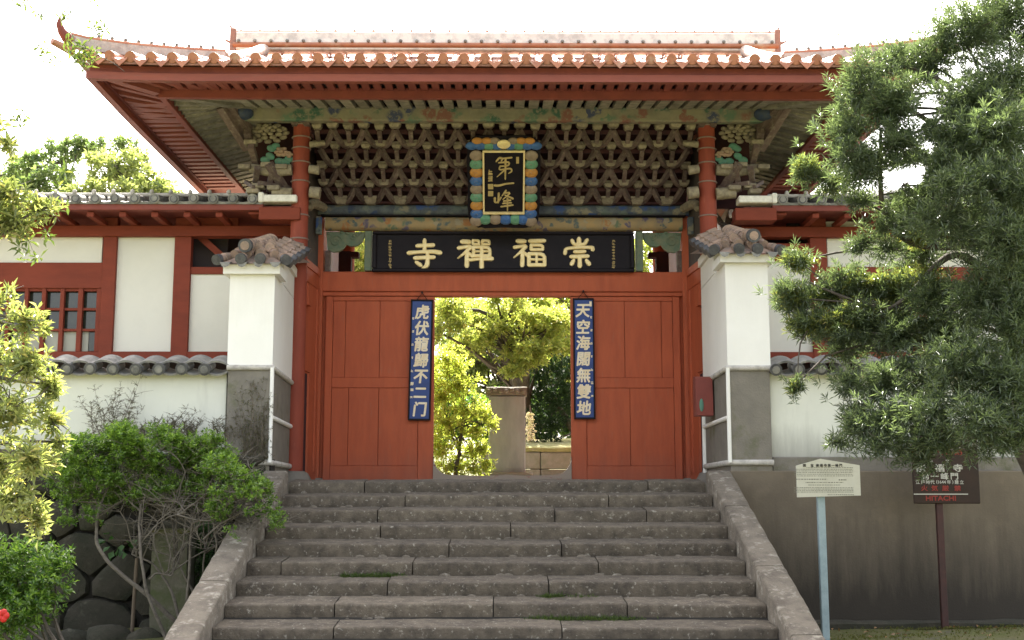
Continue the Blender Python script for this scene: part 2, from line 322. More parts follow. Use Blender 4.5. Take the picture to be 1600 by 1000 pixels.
# ------------------------------------------------------------ foliage
def leaf_mesh(name, base, d, ln, wd, m, fold=0.25, droop=0.12):
    N = len(base); d = d/np.linalg.norm(d, axis=1, keepdims=True)
    up = rng.normal(size=(N,3))*0.5 + np.array([0,0,1.0]); s = np.cross(d, up); s /= np.linalg.norm(s, axis=1, keepdims=True)+1e-9
    nrm = np.cross(s, d); ln = np.asarray(ln).reshape(-1,1)*np.ones((N,1)); wd = np.asarray(wd).reshape(-1,1)*np.ones((N,1))
    mid = base + d*ln*0.55
    v = np.empty((N,4,3)); v[:,0] = base; v[:,1] = mid + s*wd*0.5 + nrm*wd*fold; v[:,2] = base + d*ln - nrm*ln*droop; v[:,3] = mid - s*wd*0.5 + nrm*wd*fold
    me = bpy.data.meshes.new(name); me.vertices.add(N*4); me.vertices.foreach_set('co', v.reshape(-1))
    i = np.arange(N)*4; f = np.stack([i,i+1,i+2, i,i+2,i+3], axis=1).reshape(-1)
    me.loops.add(N*6); me.loops.foreach_set('vertex_index', f.astype(np.int32)); me.polygons.add(N*2)
    me.polygons.foreach_set('loop_start', (np.arange(N*2)*3).astype(np.int32)); me.polygons.foreach_set('loop_total', np.full(N*2,3,dtype=np.int32))
    me.materials.append(m); me.update(calc_edges=True)
    a = me.attributes.new('tint', 'FLOAT', 'POINT')
    t = np.repeat(np.clip(rng.random(N)*0.7 + leaf_mesh.bias*0.6 - 0.15, 0, 1), 4); a.data.foreach_set('value', t.astype(np.float32))
    return me
leaf_mesh.bias = 0.5
def whorls(c, ax, n, ln, wd, a0=35, a1=85, jit=0.25):
    """n leaves round every twig tip -> base, dir, length, width"""
    N = len(c); ax = ax/np.linalg.norm(ax, axis=1, keepdims=True)
    r = rng.normal(size=(N,3)); r -= ax*np.sum(r*ax, axis=1, keepdims=True); r /= np.linalg.norm(r, axis=1, keepdims=True); u = np.cross(ax, r)
    th = np.arange(n)[None,:]*2.39996 + rng.random((N,1))*6.28; al = np.radians(a0 + (a1-a0)*((np.arange(n)+0.5)/n))[None,:] + rng.normal(size=(N,n))*jit
    d = ax[:,None,:]*np.cos(al)[...,None] + (r[:,None,:]*np.cos(th)[...,None] + u[:,None,:]*np.sin(th)[...,None])*np.sin(al)[...,None]
    b = c[:,None,:] - ax[:,None,:]*(np.arange(n)/n*ln*0.7)[None,:,None]
    l_ = ln*(0.55+0.6*rng.random((N,n)))*(0.75+0.45*rng.random((N,1)))
    return b.reshape(-1,3), d.reshape(-1,3), l_.reshape(-1), (wd*(0.8+0.4*rng.random((N,n)))).reshape(-1)
def pad_points(pads, dens, shell=0.5):
    """pads: (centre, (rx,ry,rz)); points near the outer part of each, with outward axis"""
    P = []; A = []; B = []
    for (c, r) in pads:
        r = np.array(r); area = (r[0]*r[1]+r[1]*r[2]+r[0]*r[2])/3*4*math.pi; n = max(3, int(area*dens))
        d = rng.normal(size=(n,3)); d /= np.linalg.norm(d, axis=1, keepdims=True)
        rad = 1 - shell*rng.random((n,1))**1.3 + 0.10*rng.normal(size=(n,1))
        lump = 1 + 0.16*np.sin(d[:,0:1]*7+c[0]*5) * np.sin(d[:,2:3]*6+c[2]*3) + 0.1*np.sin(d[:,1:2]*11+c[1])
        P.append(np.array(c) + d*rad*lump*r); A.append(d + np.array([0,0,0.45]) + 0.35*rng.normal(size=(n,3))); B.append(rad[:,0])
    return np.concatenate(P), np.concatenate(A), np.concatenate(B)
def limb(mb, p, q, r0, r1, bend=0.12, n=6, sides=6, rs=rnd):
    p = Vector(p); q = Vector(q); L_ = (q-p).length; pts = []; rad = []
    o = Vector((rs.uniform(-1,1), rs.uniform(-1,1), rs.uniform(-0.6,1)))*L_*bend
    for i in range(n+1):
        t = i/n; pts.append(p.lerp(q, t) + o*math.sin(math.pi*t) + Vector((rs.gauss(0,1), rs.gauss(0,1), rs.gauss(0,1)))*L_*0.015*(0 < i < n)); rad.append(r0+(r1-r0)*t)
    mb.tube(pts, rad, sides); return pts
def crown(name, P, A, n, ln, wd, m, parent, a0=35, a1=85, B=None, drop=0.12, bias=0.5):
    leaf_mesh.bias = bias
    b, d, l_, w_ = whorls(P, A, n, ln, wd, a0, a1); me = leaf_mesh(name, b, d, l_, w_, m, droop=drop)
    return inst(name, me, parent)
# ============================================================ THE SETTING
def ground_z(x, y): return -1.76 + 0.10*noise.noise(Vector((x*0.5, y*0.5, 0))) + 0.03*noise.noise(Vector((x*2.1, y*2.1, 3)))
def sheet(name, xs, ys, fz, m, kd='structure'):
    b = MB(); nx, ny = len(xs), len(ys)
    b.v = [(x, y, fz(x, y)) for y in ys for x in xs]
    b.f = [(j*nx+i, j*nx+i+1, (j+1)*nx+i+1, (j+1)*nx+i) for j in range(ny-1) for i in range(nx-1)]; b.m = [0]*len(b.f)
    return kind(b.obj(name, m, smooth=60), kd)
far = [-400,-200,-100,-50,-25]; xs = far + [x*0.25 for x in range(-72, 73)] + [-v for v in reversed(far)]
ys = [-300,-150,-80,-40] + [-20 + 0.25*i for i in range(0, 81)]
sheet('ground', xs, ys, ground_z, M['moss'])
kind(MB().box(-60, 60, 0.35, 140, -1.9, -0.02).obj('temple_yard', M['yard']), 'structure')
sheet('far_hillside', [-400,-200,-90,-60,60,90,200,400], [60,100,160,260,420], lambda x, y: -2.0 + max(0, y-100)*0.05, M['moss'])

path = kind(MB().box(-3.4, 3.2, -24, -5.35, -1.9, -1.735).obj('path', M['dark']), 'structure')  # unseen paved path, added to bounce sunlight up into the eaves
pm = MB().cbox(-0.54, 0.54, -0.39, 0.39, -0.05, 0.0, 0.01).mesh('bounce_slab', M['bounce_paving'])
for i in range(6):
    for j in range(23): inst('bounce_slab', pm, path, (-2.85+1.1*i, -5.78-0.8*j, -1.70+rnd.uniform(-.006,.006)))
# stairs: hewn blocks, each its own stone
RISE, TREAD = 0.172, 0.48
SX0, SX1 = -2.66, 2.54
stairs = kind(MB().prism([(0.5,-0.3),(0.5,-1.9),(-5.1,-1.9),(-5.1,-1.86),(0.0,-0.3)], SX0, SX1, plane='yz').obj('stairs', M['dark']), 'structure')
def px2x(px, k): return at(px, 780, -TREAD*k).x
joints = {0:[569,1013],1:[633,951],2:[590,867,1010],3:[595,798],4:[702,877],5:[442,646,934],6:[607,857],7:[526,771,978],8:[525,877],9:[500,700,1000],10:[640,900]}
for k in range(0, 11):
    e = [SX0] + [px2x(p, k) for p in joints[k]] + [SX1]
    for i in range(len(e)-1):
        zt = -RISE*k + rnd.uniform(-0.006, 0.006); y0 = -TREAD*k + rnd.uniform(-0.012, 0.012); h = RISE+0.05; dz = rnd.uniform(-.01,.01)
        prof = [(y0+0.012, zt-h), (y0+0.004, zt-h*0.6), (y0-0.002, zt-0.022), (y0+0.008, zt-0.006), (y0+0.022, zt), (y0+0.2, zt+0.014+dz/2), (y0+0.52, zt+0.036), (y0+0.52, zt-h)]
        MB().rough(e[i]+0.006, e[i+1]-0.006, prof, 0.06, 0.0095, seed=k*3.7+i*1.9).obj('step_block', M['step'], stairs, 50)
# rubble crumbs and mortar under the treads
b = MB()
for k in range(1, 10):
    for _ in range(26):
        x = rnd.uniform(SX0+0.1, SX1-0.1); r = rnd.uniform(0.012, 0.034)
        if noise.noise(Vector((x*1.6, k*2.3, 0))) < -0.02: continue
        b.ell((x, -TREAD*k+0.46, -RISE*k+0.028), (r*1.9, r*0.7, r), 6, 4)
kind(b.obj('rubble_crumbs', M['slab'], stairs), 'stuff')
# sloping side slabs
def slabs(side, cuts):
    xa, xb = (SX0-0.30, SX0-0.004) if side < 0 else (SX1+0.004, SX1+0.30)
    def zt(y): return 0.13 + 0.03 + y*RISE/TREAD if y < -0.08 else 0.13
    for a, c in zip(cuts[:-1], cuts[1:]):
        m = MB(); n = max(3, int((a-c)/0.09)); vs = []
        prof = [(xa,-0.42),(xa+0.0,-0.02),(xa+0.02,0.0),(xa+0.15,0.004),(xb-0.02,0.0),(xb,-0.02),(xb,-0.42)]
        for i in range(n+1):
            y = a-0.008 - (a-c-0.016)*i/n
            for (x, dz) in prof:
                kx = noise.noise_vector(Vector((x*5, y*4, dz*4+side)))*0.006 + noise.noise_vector(Vector((x*14, y*14, dz*9)))*0.005
                vs.append((x+kx.x, y+(kx.y*0.5 if 0<i<n else 0), zt(y)+dz+kx.z-(0.01 if i in (0,n) else 0)))
        P = len(prof); fs = []
        for i in range(n):
            for k in range(P): k2 = (k+1)%P; fs.append((i*P+k, (i+1)*P+k, (i+1)*P+k2, i*P+k2))
        fs += [tuple(range(P)), tuple(reversed(range(n*P,(n+1)*P)))]
        if side < 0: fs = [tuple(reversed(f)) for f in fs]
        fs = [tuple(reversed(f)) for f in fs]
        m.add(vs, fs); m.obj('side_slab', M['slab'], stairs, 50)
slabs(-1, [0.02, -0.35, -1.72, -3.2, -4.6, -5.3]); slabs(1, [0.02, -1.22, -2.85, -4.3, -5.3])

# right retaining wall of concrete
cw = MB(); cw.cbox(2.845, 14, 0.0, 0.34, -2.0, 0.135, 0.012)
rw = tag(cw.obj('retaining_wall', M['concrete']), 'tall stained grey concrete retaining wall to the right of the stairs, behind the two signs', 'wall')
kb = MB()
kb.rough(2.9, 14, [(-0.32,-1.9),(-0.34,-1.70),(-0.30,-1.685),(-0.02,-1.68),(-0.02,-1.9)], 0.12, 0.022, seed=4)
tag(kb.obj('gutter_kerb', M['rubble'], smooth=50), 'low dark stone kerb along the foot of the concrete wall', 'kerb')

# left retaining wall of rubble
lw = thing('stone_retaining_wall', 'dark mossy rubble stone wall to the left of the stairs, behind the shrub', 'wall', (0,0,0))
MB().box(-9.5, -2.90, 0.06, 0.34, -2.0, 0.28).obj('joint_backing', M['dark'], lw)
def cell_poly(i, sites, box, an=1.35):
    poly = [(box[0],box[2]),(box[1],box[2]),(box[1],box[3]),(box[0],box[3])]; a = sites[i]
    for j, b_ in enumerate(sites):
        if j == i or abs(a[0]-b_[0]) > 2.2: continue
        dx = (b_[0]-a[0])/an**2; dz = b_[1]-a[1]; mx = (a[0]+b_[0])/2; mz = (a[1]+b_[1])/2; out = []
        f = lambda p: (p[0]-mx)*dx + (p[1]-mz)*dz
        for k in range(len(poly)):
            p, q = poly[k], poly[(k+1)%len(poly)]; fp, fq = f(p), f(q)
            if fp <= 0: out.append(p)
            if fp*fq < 0: t = fp/(fp-fq); out.append((p[0]+(q[0]-p[0])*t, p[1]+(q[1]-p[1])*t))
        poly = out
        if len(poly) < 3: return []
    return poly
sites = []; r4 = random.Random(12)
for _ in range(4000):
    z = r4.uniform(-1.95, 0.3); x = r4.uniform(-9.3, -2.95); rad = 0.50 if z < -1.15 else (0.34 if z < -0.6 else 0.25)
    if all(((x-a)/1.35)**2+(z-b_)**2 > rad**2 for a, b_ in sites): sites.append((x, z))
for i in range(len(sites)):
    po = cell_poly(i, sites, (-9.4, -2.93, -2.0, 0.33))
    if len(po) < 3 or (abs(sites[i][0]+4.45) < 0.16 and abs(sites[i][1]+0.42) < 0.2): continue
    cx = sum(p[0] for p in po)/len(po); cz = sum(p[1] for p in po)/len(po); ring = []
    for k in range(len(po)):
        a, c = po[k], po[(k+1)%len(po)]; d = math.hypot(a[0]-c[0], a[1]-c[1]); nn = max(1, int(d/0.14))
        for m_ in range(nn):
            t = (m_+ (0.12 if m_ == 0 else 0))/nn; x = a[0]+(c[0]-a[0])*t; z = a[1]+(c[1]-a[1])*t; v = noise.noise_vector(Vector((x*3, z*3, 5)))
            k_ = 1.005 if m_ else 0.955; v2 = noise.noise_vector(Vector((x*9, z*9, i*1.7)))*0.03; ring.append((cx+(x-cx)*k_+v.x*0.03+v2.x, cz+(z-cz)*k_+v.z*0.03+v2.z))
    dep = r4.uniform(0.04, 0.12); n = len(ring); vs = [(x, 0.10, z) for x, z in ring]
    for (s_, d_) in ((0.99, 0.03), (0.93, -dep*0.55), (0.62, -dep)):
        for (x, z) in ring: vs.append((cx+(x-cx)*s_, d_+noise.noise(Vector((x*6, z*6, i)))*0.03*(1.2-s_)*2, cz+(z-cz)*s_))
    vs.append((cx, -dep*1.0, cz)); fs = []
    for jj in range(3):
        for q_ in range(n): i2 = (q_+1)%n; fs.append((jj*n+q_, jj*n+i2, (jj+1)*n+i2, (jj+1)*n+q_))
    for q_ in range(n): fs.append((3*n+q_, 3*n+(q_+1)%n, 4*n))
    MB().add(vs, fs).obj('stone', M['rubble'], lw, 50)

# ============================================================ low plaster walls with tile caps (both sides)
def tube_tile(n=8, L_=0.34, r=0.075, r2=0.064):
    m = MB(); m.tube([(0,0,0),(0,L_,0)], [r, r2], n*2, mi=0)
    m.tube([(0,-0.012,0),(0,0.03,0)], [r*1.04, r*1.04], n*2, mi=1)
    m.tube([(0,-0.020,0),(0,-0.011,0)], [r*0.66, r*0.66], n*2, mi=0)
    return m
capA = tube_tile().mesh('cap_tile', [M['grey'], M['greydark']], 30)
def pan_mesh(w_=0.285, L_=0.36, sag=0.045, th=0.022, name='pan_tile', m='grey'):
    mb = MB(); n = 8; up = []; lo = []
    for i in range(n+1):
        t = -1+2*i/n; x = t*w_*0.5; zz = -sag*(1-t*t)
        up.append((x, zz)); lo.append((x, zz-th))
    mb.prism(up + lo[::-1], 0, L_)
    return mb.mesh(name, M[m], 40)
panA = pan_mesh()
def garden_wall(label, x0, x1, first, drop_m):
    t = thing('garden_wall', label, 'wall', ((x0+x1)/2, 0.12, 0), 'low plaster walls beside the gate'); ox = -(x0+x1)/2
    MB().cbox(x0+ox, x1+ox, 0.0, 0.26, 0.30, 1.37, 0.008).obj('plaster_face', drop_m, t)
    MB().cbox(x0+ox, x1+ox, -0.035, 0.26, 0.10, 0.31, 0.014).obj('base_course', M['basestone'], t)
    x = first; k = 0
    while (x0 if first > x1-1 else x0) <= x <= x1:
        dz = rnd.uniform(-0.008, 0.008)
        inst('roof_tile', capA, t, (x+ox, -0.17, 1.40+dz), (0.26, rnd.uniform(-.02,.02), rnd.uniform(-.05,.05)))
        inst('pan_tile', panA, t, (x+ox+0.143, -0.15, 1.385+dz), (0.26, 0, 0))
        inst('pan_tile', panA, t, (x+ox+0.143, -0.12, 1.44+dz), (0.30, 0, 0), (1.05, 1, -1.2))
        x += 0.287 if first < (x0+x1)/2 else -0.287
    return t
garden_wall('low white plaster wall with dark round tile cap left of the gate, behind dry twigs', -9.5, -3.50, at(321,575,0).x, M['plasterlow'])
garden_wall('low white plaster wall with dark round tile cap right of the gate, partly behind the big tree', 3.40, 12, at(1211,572,0).x, M['plasterlow'])

# ============================================================ white plastered wall piers flanking the gate
def pier(label, xo, xi, xb, zt, zc):
    """xo outer front x, xi inner front x, xb inner x at the back; zt top of plaster"""
    sd = 1 if xi > xo else -1        # +1: inner face is on the right
    t = thing('gate_pier', label, 'pier', ((xo+xi)/2, 0.6, 0), 'white piers flanking the gate'); O = Vector(t.location)
    D = 2.14
    def pr(poly, z0, z1, name, m, b=0.0):
        q = [(x-O.x, y-O.y) for x, y in poly]
        if sd < 0: q = q[::-1]
        return MB().prism(q, z0, z1, plane='xy').obj(name, m, t)
    pr([(xo,0),(xi,0),(xb,D),(xo,D)], 1.44, zt+0.02, 'plaster_shaft', M['plaster'])
    ins = 0.012*sd
    pr([(xo+ins,0.012),(xi-ins,0.012),(xb-ins,D),(xo+ins,D)], 0.0, 1.43, 'stone_base', M['basestone'])
    r = 0.036; mm = MB()
    P = lambda x, y, z: (x-O.x, y-O.y, z)
    mm.tube([P(xo-0.0*sd,0.0,1.425), P(xi,0.0,1.425), P(xb,D-0.02,1.425)], r, 10)
    mm.obj('mortar_rail', M['mortar'], t, 60); mm = MB()
    mm.tube([P(xo,0.0,0.235), P(xi,0.0,0.235), P(xb,D-0.02,0.235)], r*1.05, 10)
    mm.obj('mortar_rail', M['mortar'], t, 60)
    m2 = MB(); m2.tube([P(xi,0.0,0.235), P(xi,0.0,1.425)], r*0.72, 8); xm = lambda f: xi+(xb-xi)*f
    m2.obj('corner_moulding', M['plaster'], t, 60); m2 = MB(); m2.tube([P(xb,D-0.03,0.1), P(xb,D-0.03,1.43)], r, 8); m2.obj('corner_moulding', M['plaster'], t, 60); m2 = MB(); m2.tube([P(xi,0.02,0.80), P(xb,D-0.02,0.80)], r*0.9, 8)
    m2.obj('mortar_rail', M['plaster'], t, 60)
    # cornice band under the tiles
    e = 0.075*sd
    pr([(xo-e,-0.075),(xi+e,-0.075),(xi+e+(xb-xi)*0.2,0.55),(xo-e,0.55)], zt, zc, 'cornice_band', M['plaster'])
    pr([(xo-e*0.6,1.0),(xi+(xb-xi)*0.45+e*0.5,1.0),(xb+e*0.5,D),(xo-e*0.6,D)], zt+0.34, zt+0.46, 'cornice_band', M['plaster'])
    pr([(xo,0.9),(xi+(xb-xi)*0.4,0.9),(xb,D),(xo,D)], zt+0.03, zt+0.36, 'plaster_shaft', M['plaster'])
    # tile roof of the pier
    tt = MB(); W_ = abs(xi-xo)+0.22; cx = (xo+xi)/2
    bed = MB(); hw = W_/2
    zb = zc+0.0
    bed.add([P(cx-hw,-0.13,zb),P(cx+hw,-0.13,zb),P(cx+hw,D,zb+0.45),P(cx-hw,D,zb+0.45),P(cx,0.42,zb+0.31),P(cx,D,zb+0.66)],
            [(0,1,4),(1,2,5,4),(3,0,4,5),(2,3,5),(0,3,2,1)])
    bed.obj('tile_bed', M['tan'], t)
    def rt(p, q, r_=0.062, big=False, end=True, mt='tan'):
        p = Vector(p); q = Vector(q); d = (q-p); L_ = d.length
        m = MB(); n = max(1, round(L_/0.12))
        for i in range(n):
            a = p + d*(i/n); c = p + d*((i+1.12)/n) if i < n-1 else q
            m.tube([a, c], [r_*1.12, r_*0.84], 14, mi=0)
        if end:
            u = d.normalized(); m.tube([p-u*0.02, p+u*0.05], r_*1.14, 16, mi=1); m.tube([p-u*0.024, p-u*0.019], r_*0.75, 14, mi=0 if big else 1)
        return m.obj('roof_tile', [M[mt], M['greydark']], t, 30)
    for i in range(4):
        x = cx - hw*0.93 + W_*0.31*i; e_ = 1 if i in (0,3) else 0; o_ = (-1 if i == 0 else 1)*0.07*e_
        rt(P(x+o_, -0.17+0.07*e_, zb+0.055), P(x-o_*0.6, 0.16, zb+0.15), 0.060)
    for i in range(4): rt(P(cx+(i-1.5)*0.17, -0.01+0.06*abs(i-1.5), zb+0.155), P(cx+(i-1.5)*0.12, 0.34, zb+0.30), 0.056, end=False)
    for i in range(3): rt(P(cx+(i-1)*0.15+0.03, 0.15, zb+0.265), P(cx+(i-1)*0.12, 0.6, zb+0.42), 0.056, end=False)
    for s_ in (-1, 1):
        for j in range(5):
            y = 0.22+0.34*j; z0 = zb+0.075+0.105*j
            if s_ == sd or j < 2:
                rt(P(cx+s_*(hw+0.05), y, z0), P(cx+s_*0.08, y+0.03, z0+0.19), 0.056)
                if s_ == sd: rt(P(cx+s_*(hw-0.06), y+0.155, z0+0.10), P(cx+s_*0.06, y+0.17, z0+0.21), 0.05, end=False)
    rt(P(cx-0.09*sd,-0.07,zb+0.245), P(cx-0.05*sd,0.34,zb+0.34), 0.078, True)
    for k in range(7):     # the climbing ridge: overlapping arched tiles
        m = MB(); y = 0.32+0.16*k; z = zb+0.315+0.045*k; n = 10; r0 = 0.115
        ring = [(math.cos(math.pi*i/n)*r0, math.sin(math.pi*i/n)*r0*0.95) for i in range(n+1)]; inn = [(a*0.78, b_*0.78) for a, b_ in ring]
        m.prism([(cx-O.x-0.04*sd+a, z+b_) for a, b_ in ring] + [(cx-O.x-0.04*sd+a, z+b_) for a, b_ in reversed(inn)], y-O.y, y-O.y+0.19); m.obj('ridge_tile', M['tan'], t, 40)
    b = MB()
    for i in range(4):
        f = (i)/3; x = cx-hw*0.8+W_*0.8*f; b.add([P(x-0.07,-0.17,zb+0.01),P(x+0.07,-0.17,zb+0.01),P(x+0.04,-0.17,zb-0.04),P(x,-0.17,zb-0.055),P(x-0.04,-0.17,zb-0.04),P(x-0.07,0.0,zb+0.05),P(x+0.07,0.0,zb+0.05)], [(0,4,3,2,1),(0,1,6,5)])
    kind(b.obj('drip_tile_row', M['grey'], t), 'stuff')
    return t
pier('white plastered pier left of the gate with a mound of weathered tiles on top', -3.475, -2.905, -3.02, 2.615, 2.735)
pier('white plastered pier on the right of the gate, with the red box on its flank', 3.395, 2.85, 2.89, 2.775, 2.875)
# red box fixed to the right pier
rb = thing('wall_box', 'small dark red wooden box with a green mark on the side of the right pier', 'box', (2.80, 1.3, 1.02))
MB().prism([(-0.13,-0.12),(0.13,-0.12),(0.13,0.22),(0.09,0.43),(-0.10,0.40),(-0.13,0.12)], -0.17, 0.06, plane='yz').obj('case', M['redeave'], rb)
MB().ell((-0.1,-0.135,0.02),(0.03,0.008,0.09), 10, 6).obj('green_mark', M['teal'], rb)

# ============================================================ THE GATE
CX = 0.02
gate = thing('temple_gate', 'large red temple gate atop the stairs, with wide tiled roof and wooden bracket net', 'gate', (CX, 3.6, 0))
def L3(v): return (v[0]-CX, v[1]-3.6, v[2])
class GB(MB):   # mesh in world coordinates, stored relative to the gate
    def obj(s, name, mats, parent=gate, smooth=35, loc=None):
        s.v = [L3(p) for p in s.v]; return inst(name, s.mesh(name, mats, smooth), parent, loc)
def ginst(name, me, parent, loc, rot=None, scale=None): return inst(name, me, parent, L3(loc), rot, scale)
# --- columns
YC, YD = 2.2, 3.6
for (x, lab) in ((-2.985, None), (3.03, None)):
    c = GB().tube([(x,YC,0.12),(x,YC,3.0),(x,YC,5.28)], [0.135,0.13,0.122], 24, mi=0).obj('column', M['redcol'])
    for py in (194,213,230,252,282,335,372):
        z = at(470, py, YC-0.1).z; m = GB(); n = 24
        m.tube([(x+math.cos(2*math.pi*i/n)*0.134, YC+math.sin(2*math.pi*i/n)*0.134, z) for i in range(n+1)], 0.012, 5, False).obj('band', M['rope'], c, 60)
    GB().tube([(x,YC,-0.02),(x,YC,0.05),(x,YC,0.14),(x,YC,0.17)], [0.25,0.26,0.21,0.16], 18).obj('base_stone', M['basestone'], c, 40)
    GB().prism([(x-0.13,5.24),(x-0.06,5.22),(x,5.30),(x+0.06,5.22),(x+0.13,5.24),(x+0.16,5.46),(x-0.16,5.46)], YC-0.15, YC+0.14).obj('capital', M['bracket'], c)
# --- door wall
dw = GB()
dw.cbox(-2.83,2.86,3.52,3.80,2.995,3.31,0.012); dwo = dw.obj('door_wall', M['red'])
def dpart(name, x0, x1, y0, y1, z0, z1, m='red', c=0.006, par=None): return GB().cbox(x0,x1,y0,y1,z0,z1,c).obj(name, M[m], par or dwo)
dpart('lintel', -2.83, 2.86, 3.56, 3.76, 2.93, 2.992)
def X(px, py=600, Y=3.6): return at(px, py, Y).x
def Z(py, px=600, Y=3.6): return at(px, py, Y).z
for (xa, xb, ups, los, s_) in ((X(507), X(678), (538,592), (516,545,592,653), 1), (X(892), X(1064), (977,1035), (921,984,1052), -1)):
    z_b, z_m0, z_m1, z_t = Z(728), Z(606), Z(590), 2.925
    st = [(xa, xa+0.11), (xb-0.24, xb)] if s_ > 0 else [(xa, xa+0.24), (xb-0.11, xb)]
    for (p, q) in st: dpart('stile', p, q, 3.585, 3.68, 0.02, z_t)
    p0 = st[0][1]+0.002; p1 = st[1][0]-0.002
    dpart('rail', p0, p1, 3.59, 3.67, z_m0, z_m1); dpart('rail', p0, p1, 3.59, 3.67, 0.02, z_b); dpart('rail', p0, p1, 3.59, 3.67, z_t-0.07, z_t)
    for (cuts, za, zb_) in ((ups, z_m1+0.002, z_t-0.072), (los, z_b+0.002, z_m0-0.002)):
        e = [p0] + [X(c) for c in cuts if p0+0.06 < X(c) < p1-0.06] + [p1]
        for i in range(len(e)-1): dpart('plank', e[i]+0.003, e[i+1]-0.003, 3.607+rnd.uniform(-.003,.003), 3.65, za, zb_, c=0.004)
# threshold with rounded ends
xa, xb = X(678)+0.001, X(892)-0.001; poly = [(xa,0.0),(xb,0.0),(xb,0.42)]; n = 8
for i in range(n+1): t = math.pi/2*i/n; poly.append((xb-0.26*(1-math.cos(t)), 0.40-0.26*math.sin(t)))
mid = (xa+xb)/2; poly += [(mid+0.35,0.125),(mid+0.05,0.145),(mid,0.135),(mid-0.3,0.125)]
for i in range(n+1): t = math.pi/2*(1-i/n); poly.append((xa+0.26*(1-math.cos(t)), 0.40-0.26*math.sin(t)))
poly.append((xa,0.42))
M['thresh'] = mat('worn_red_threshold', (0.27,0.07,0.045), (0.30,0.25,0.20), 4, 0.75, 0.4, 40, ramp=(0.28,0.44), stretch=(1,1,3))
GB().prism(poly, 3.55, 3.78).obj('threshold', M['thresh'], dwo, 30)
for (a_, b_) in ((-2.83, X(678)-0.004), (X(892)+0.004, 2.86)): dpart('backing_board', a_, b_, 3.66, 3.72, 0.0, 2.95)
dpart('sill_beam', -2.83, 2.86, 3.5, 3.8, -0.03, 0.0)
# inner posts and slanting side panels
for s_, xp, xc in ((-1, -2.87, -2.985), (1, 2.90, 3.03)):
    GB().cbox(xp-0.07, xp+0.05-0.0, 3.50, 3.84, 0.02, 4.28, 0.012).obj('inner_post', M['red'])
    GB().cbox(xp-0.12, xp+0.12, 3.42, 3.9, -0.02, 0.09, 0.03).obj('post_base_stone', M['basestone'])
    sp = GB(); pb = [(xc+0.03*-s_, 2.30),(xp-0.0, 3.49),(xp+s_*0.09, 3.49),(xc+s_*0.08, 2.30)]
    sp.prism(pb if s_ > 0 else pb[::-1], 0.03, 3.33, plane='xy'); spo = sp.obj('side_panel', M['red'])
    def onp(f, off=0.0): return (pb[0][0]+(pb[1][0]-pb[0][0])*f - s_*off, 2.30+(3.49-2.30)*f)
    def strip(name, f0, f1, z0, z1, th, m='red'):
        (ax, ay), (bx, by) = onp(f0), onp(f1); (cx_, cy_), (dx_, dy_) = onp(f1, th), onp(f0, th); q = [(ax,ay),(bx,by),(cx_,cy_),(dx_,dy_)]
        return GB().prism(q if s_ < 0 else q[::-1], z0, z1, plane='xy').obj(name, M[m], spo)
    strip('rail', 0.02, 0.98, 3.22, 3.33, 0.02); strip('rail', 0.02, 0.98, 3.0, 3.05, 0.012); strip('rail', 0.02, 0.98, 0.03, 0.16, 0.02)
    strip('stile', 0.02, 0.16, 0.17, 2.99, 0.02); strip('stile', 0.86, 0.98, 0.17, 2.99, 0.02)
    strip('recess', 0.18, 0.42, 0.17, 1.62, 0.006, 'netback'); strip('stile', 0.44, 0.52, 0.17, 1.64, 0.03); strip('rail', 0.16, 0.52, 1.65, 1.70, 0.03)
    strip('block', 0.15, 0.32, 2.62, 2.93, 0.075)
    # grey boards above the panel
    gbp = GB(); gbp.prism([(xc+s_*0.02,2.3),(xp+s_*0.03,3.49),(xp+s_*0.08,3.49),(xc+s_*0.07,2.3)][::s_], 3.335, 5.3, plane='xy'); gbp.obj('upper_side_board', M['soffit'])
# painted beams
for (nm, mm_, z0, z1, yy, r_) in (('blue_beam','beamA',4.185,4.35,3.42,0.09), ('painted_beam','beamB',3.955,4.175,3.5,0.12)):
    e = GB(); zc = (z0+z1)/2; h = (z1-z0)/2; pf = []
    for i in range(12): t = 2*math.pi*i/12; pf.append((yy+math.copysign(abs(math.cos(t))**0.8, math.cos(t))*r_, zc+math.copysign(abs(math.sin(t))**0.7, math.sin(t))*h))
    x0, x1 = (-2.9, 2.93) if nm == 'blue_beam' else (-2.79, 2.83)
    e.prism(pf, x0, x1, plane='yz').obj(nm, M[mm_], smooth=40)
GB().box(-2.85,2.88,3.36,3.50,4.172,4.188).obj('shadow_gap_board', M['black'])
# carved beam noses by the columns
for s_ in (-1, 1):
    x = (-2.86 if s_ < 0 else 2.9)
    b = GB(); b.tube([(x-0.06*s_,3.3,4.28),(x+0.03*s_,2.9,4.26),(x+0.06*s_,2.62,4.17),(x+0.02*s_,2.5,4.10)], [0.07,0.08,0.06,0.03], 8)
    b.ell((x+0.05*s_,2.6,4.12),(0.07,0.08,0.06)); b.obj('beam_nose', M['peony'])
    GB().cbox(x-0.03, x+0.06, 3.1, 3.2, 3.82, 4.10, 0.01).obj('hanging_tenon', M['beamA'])
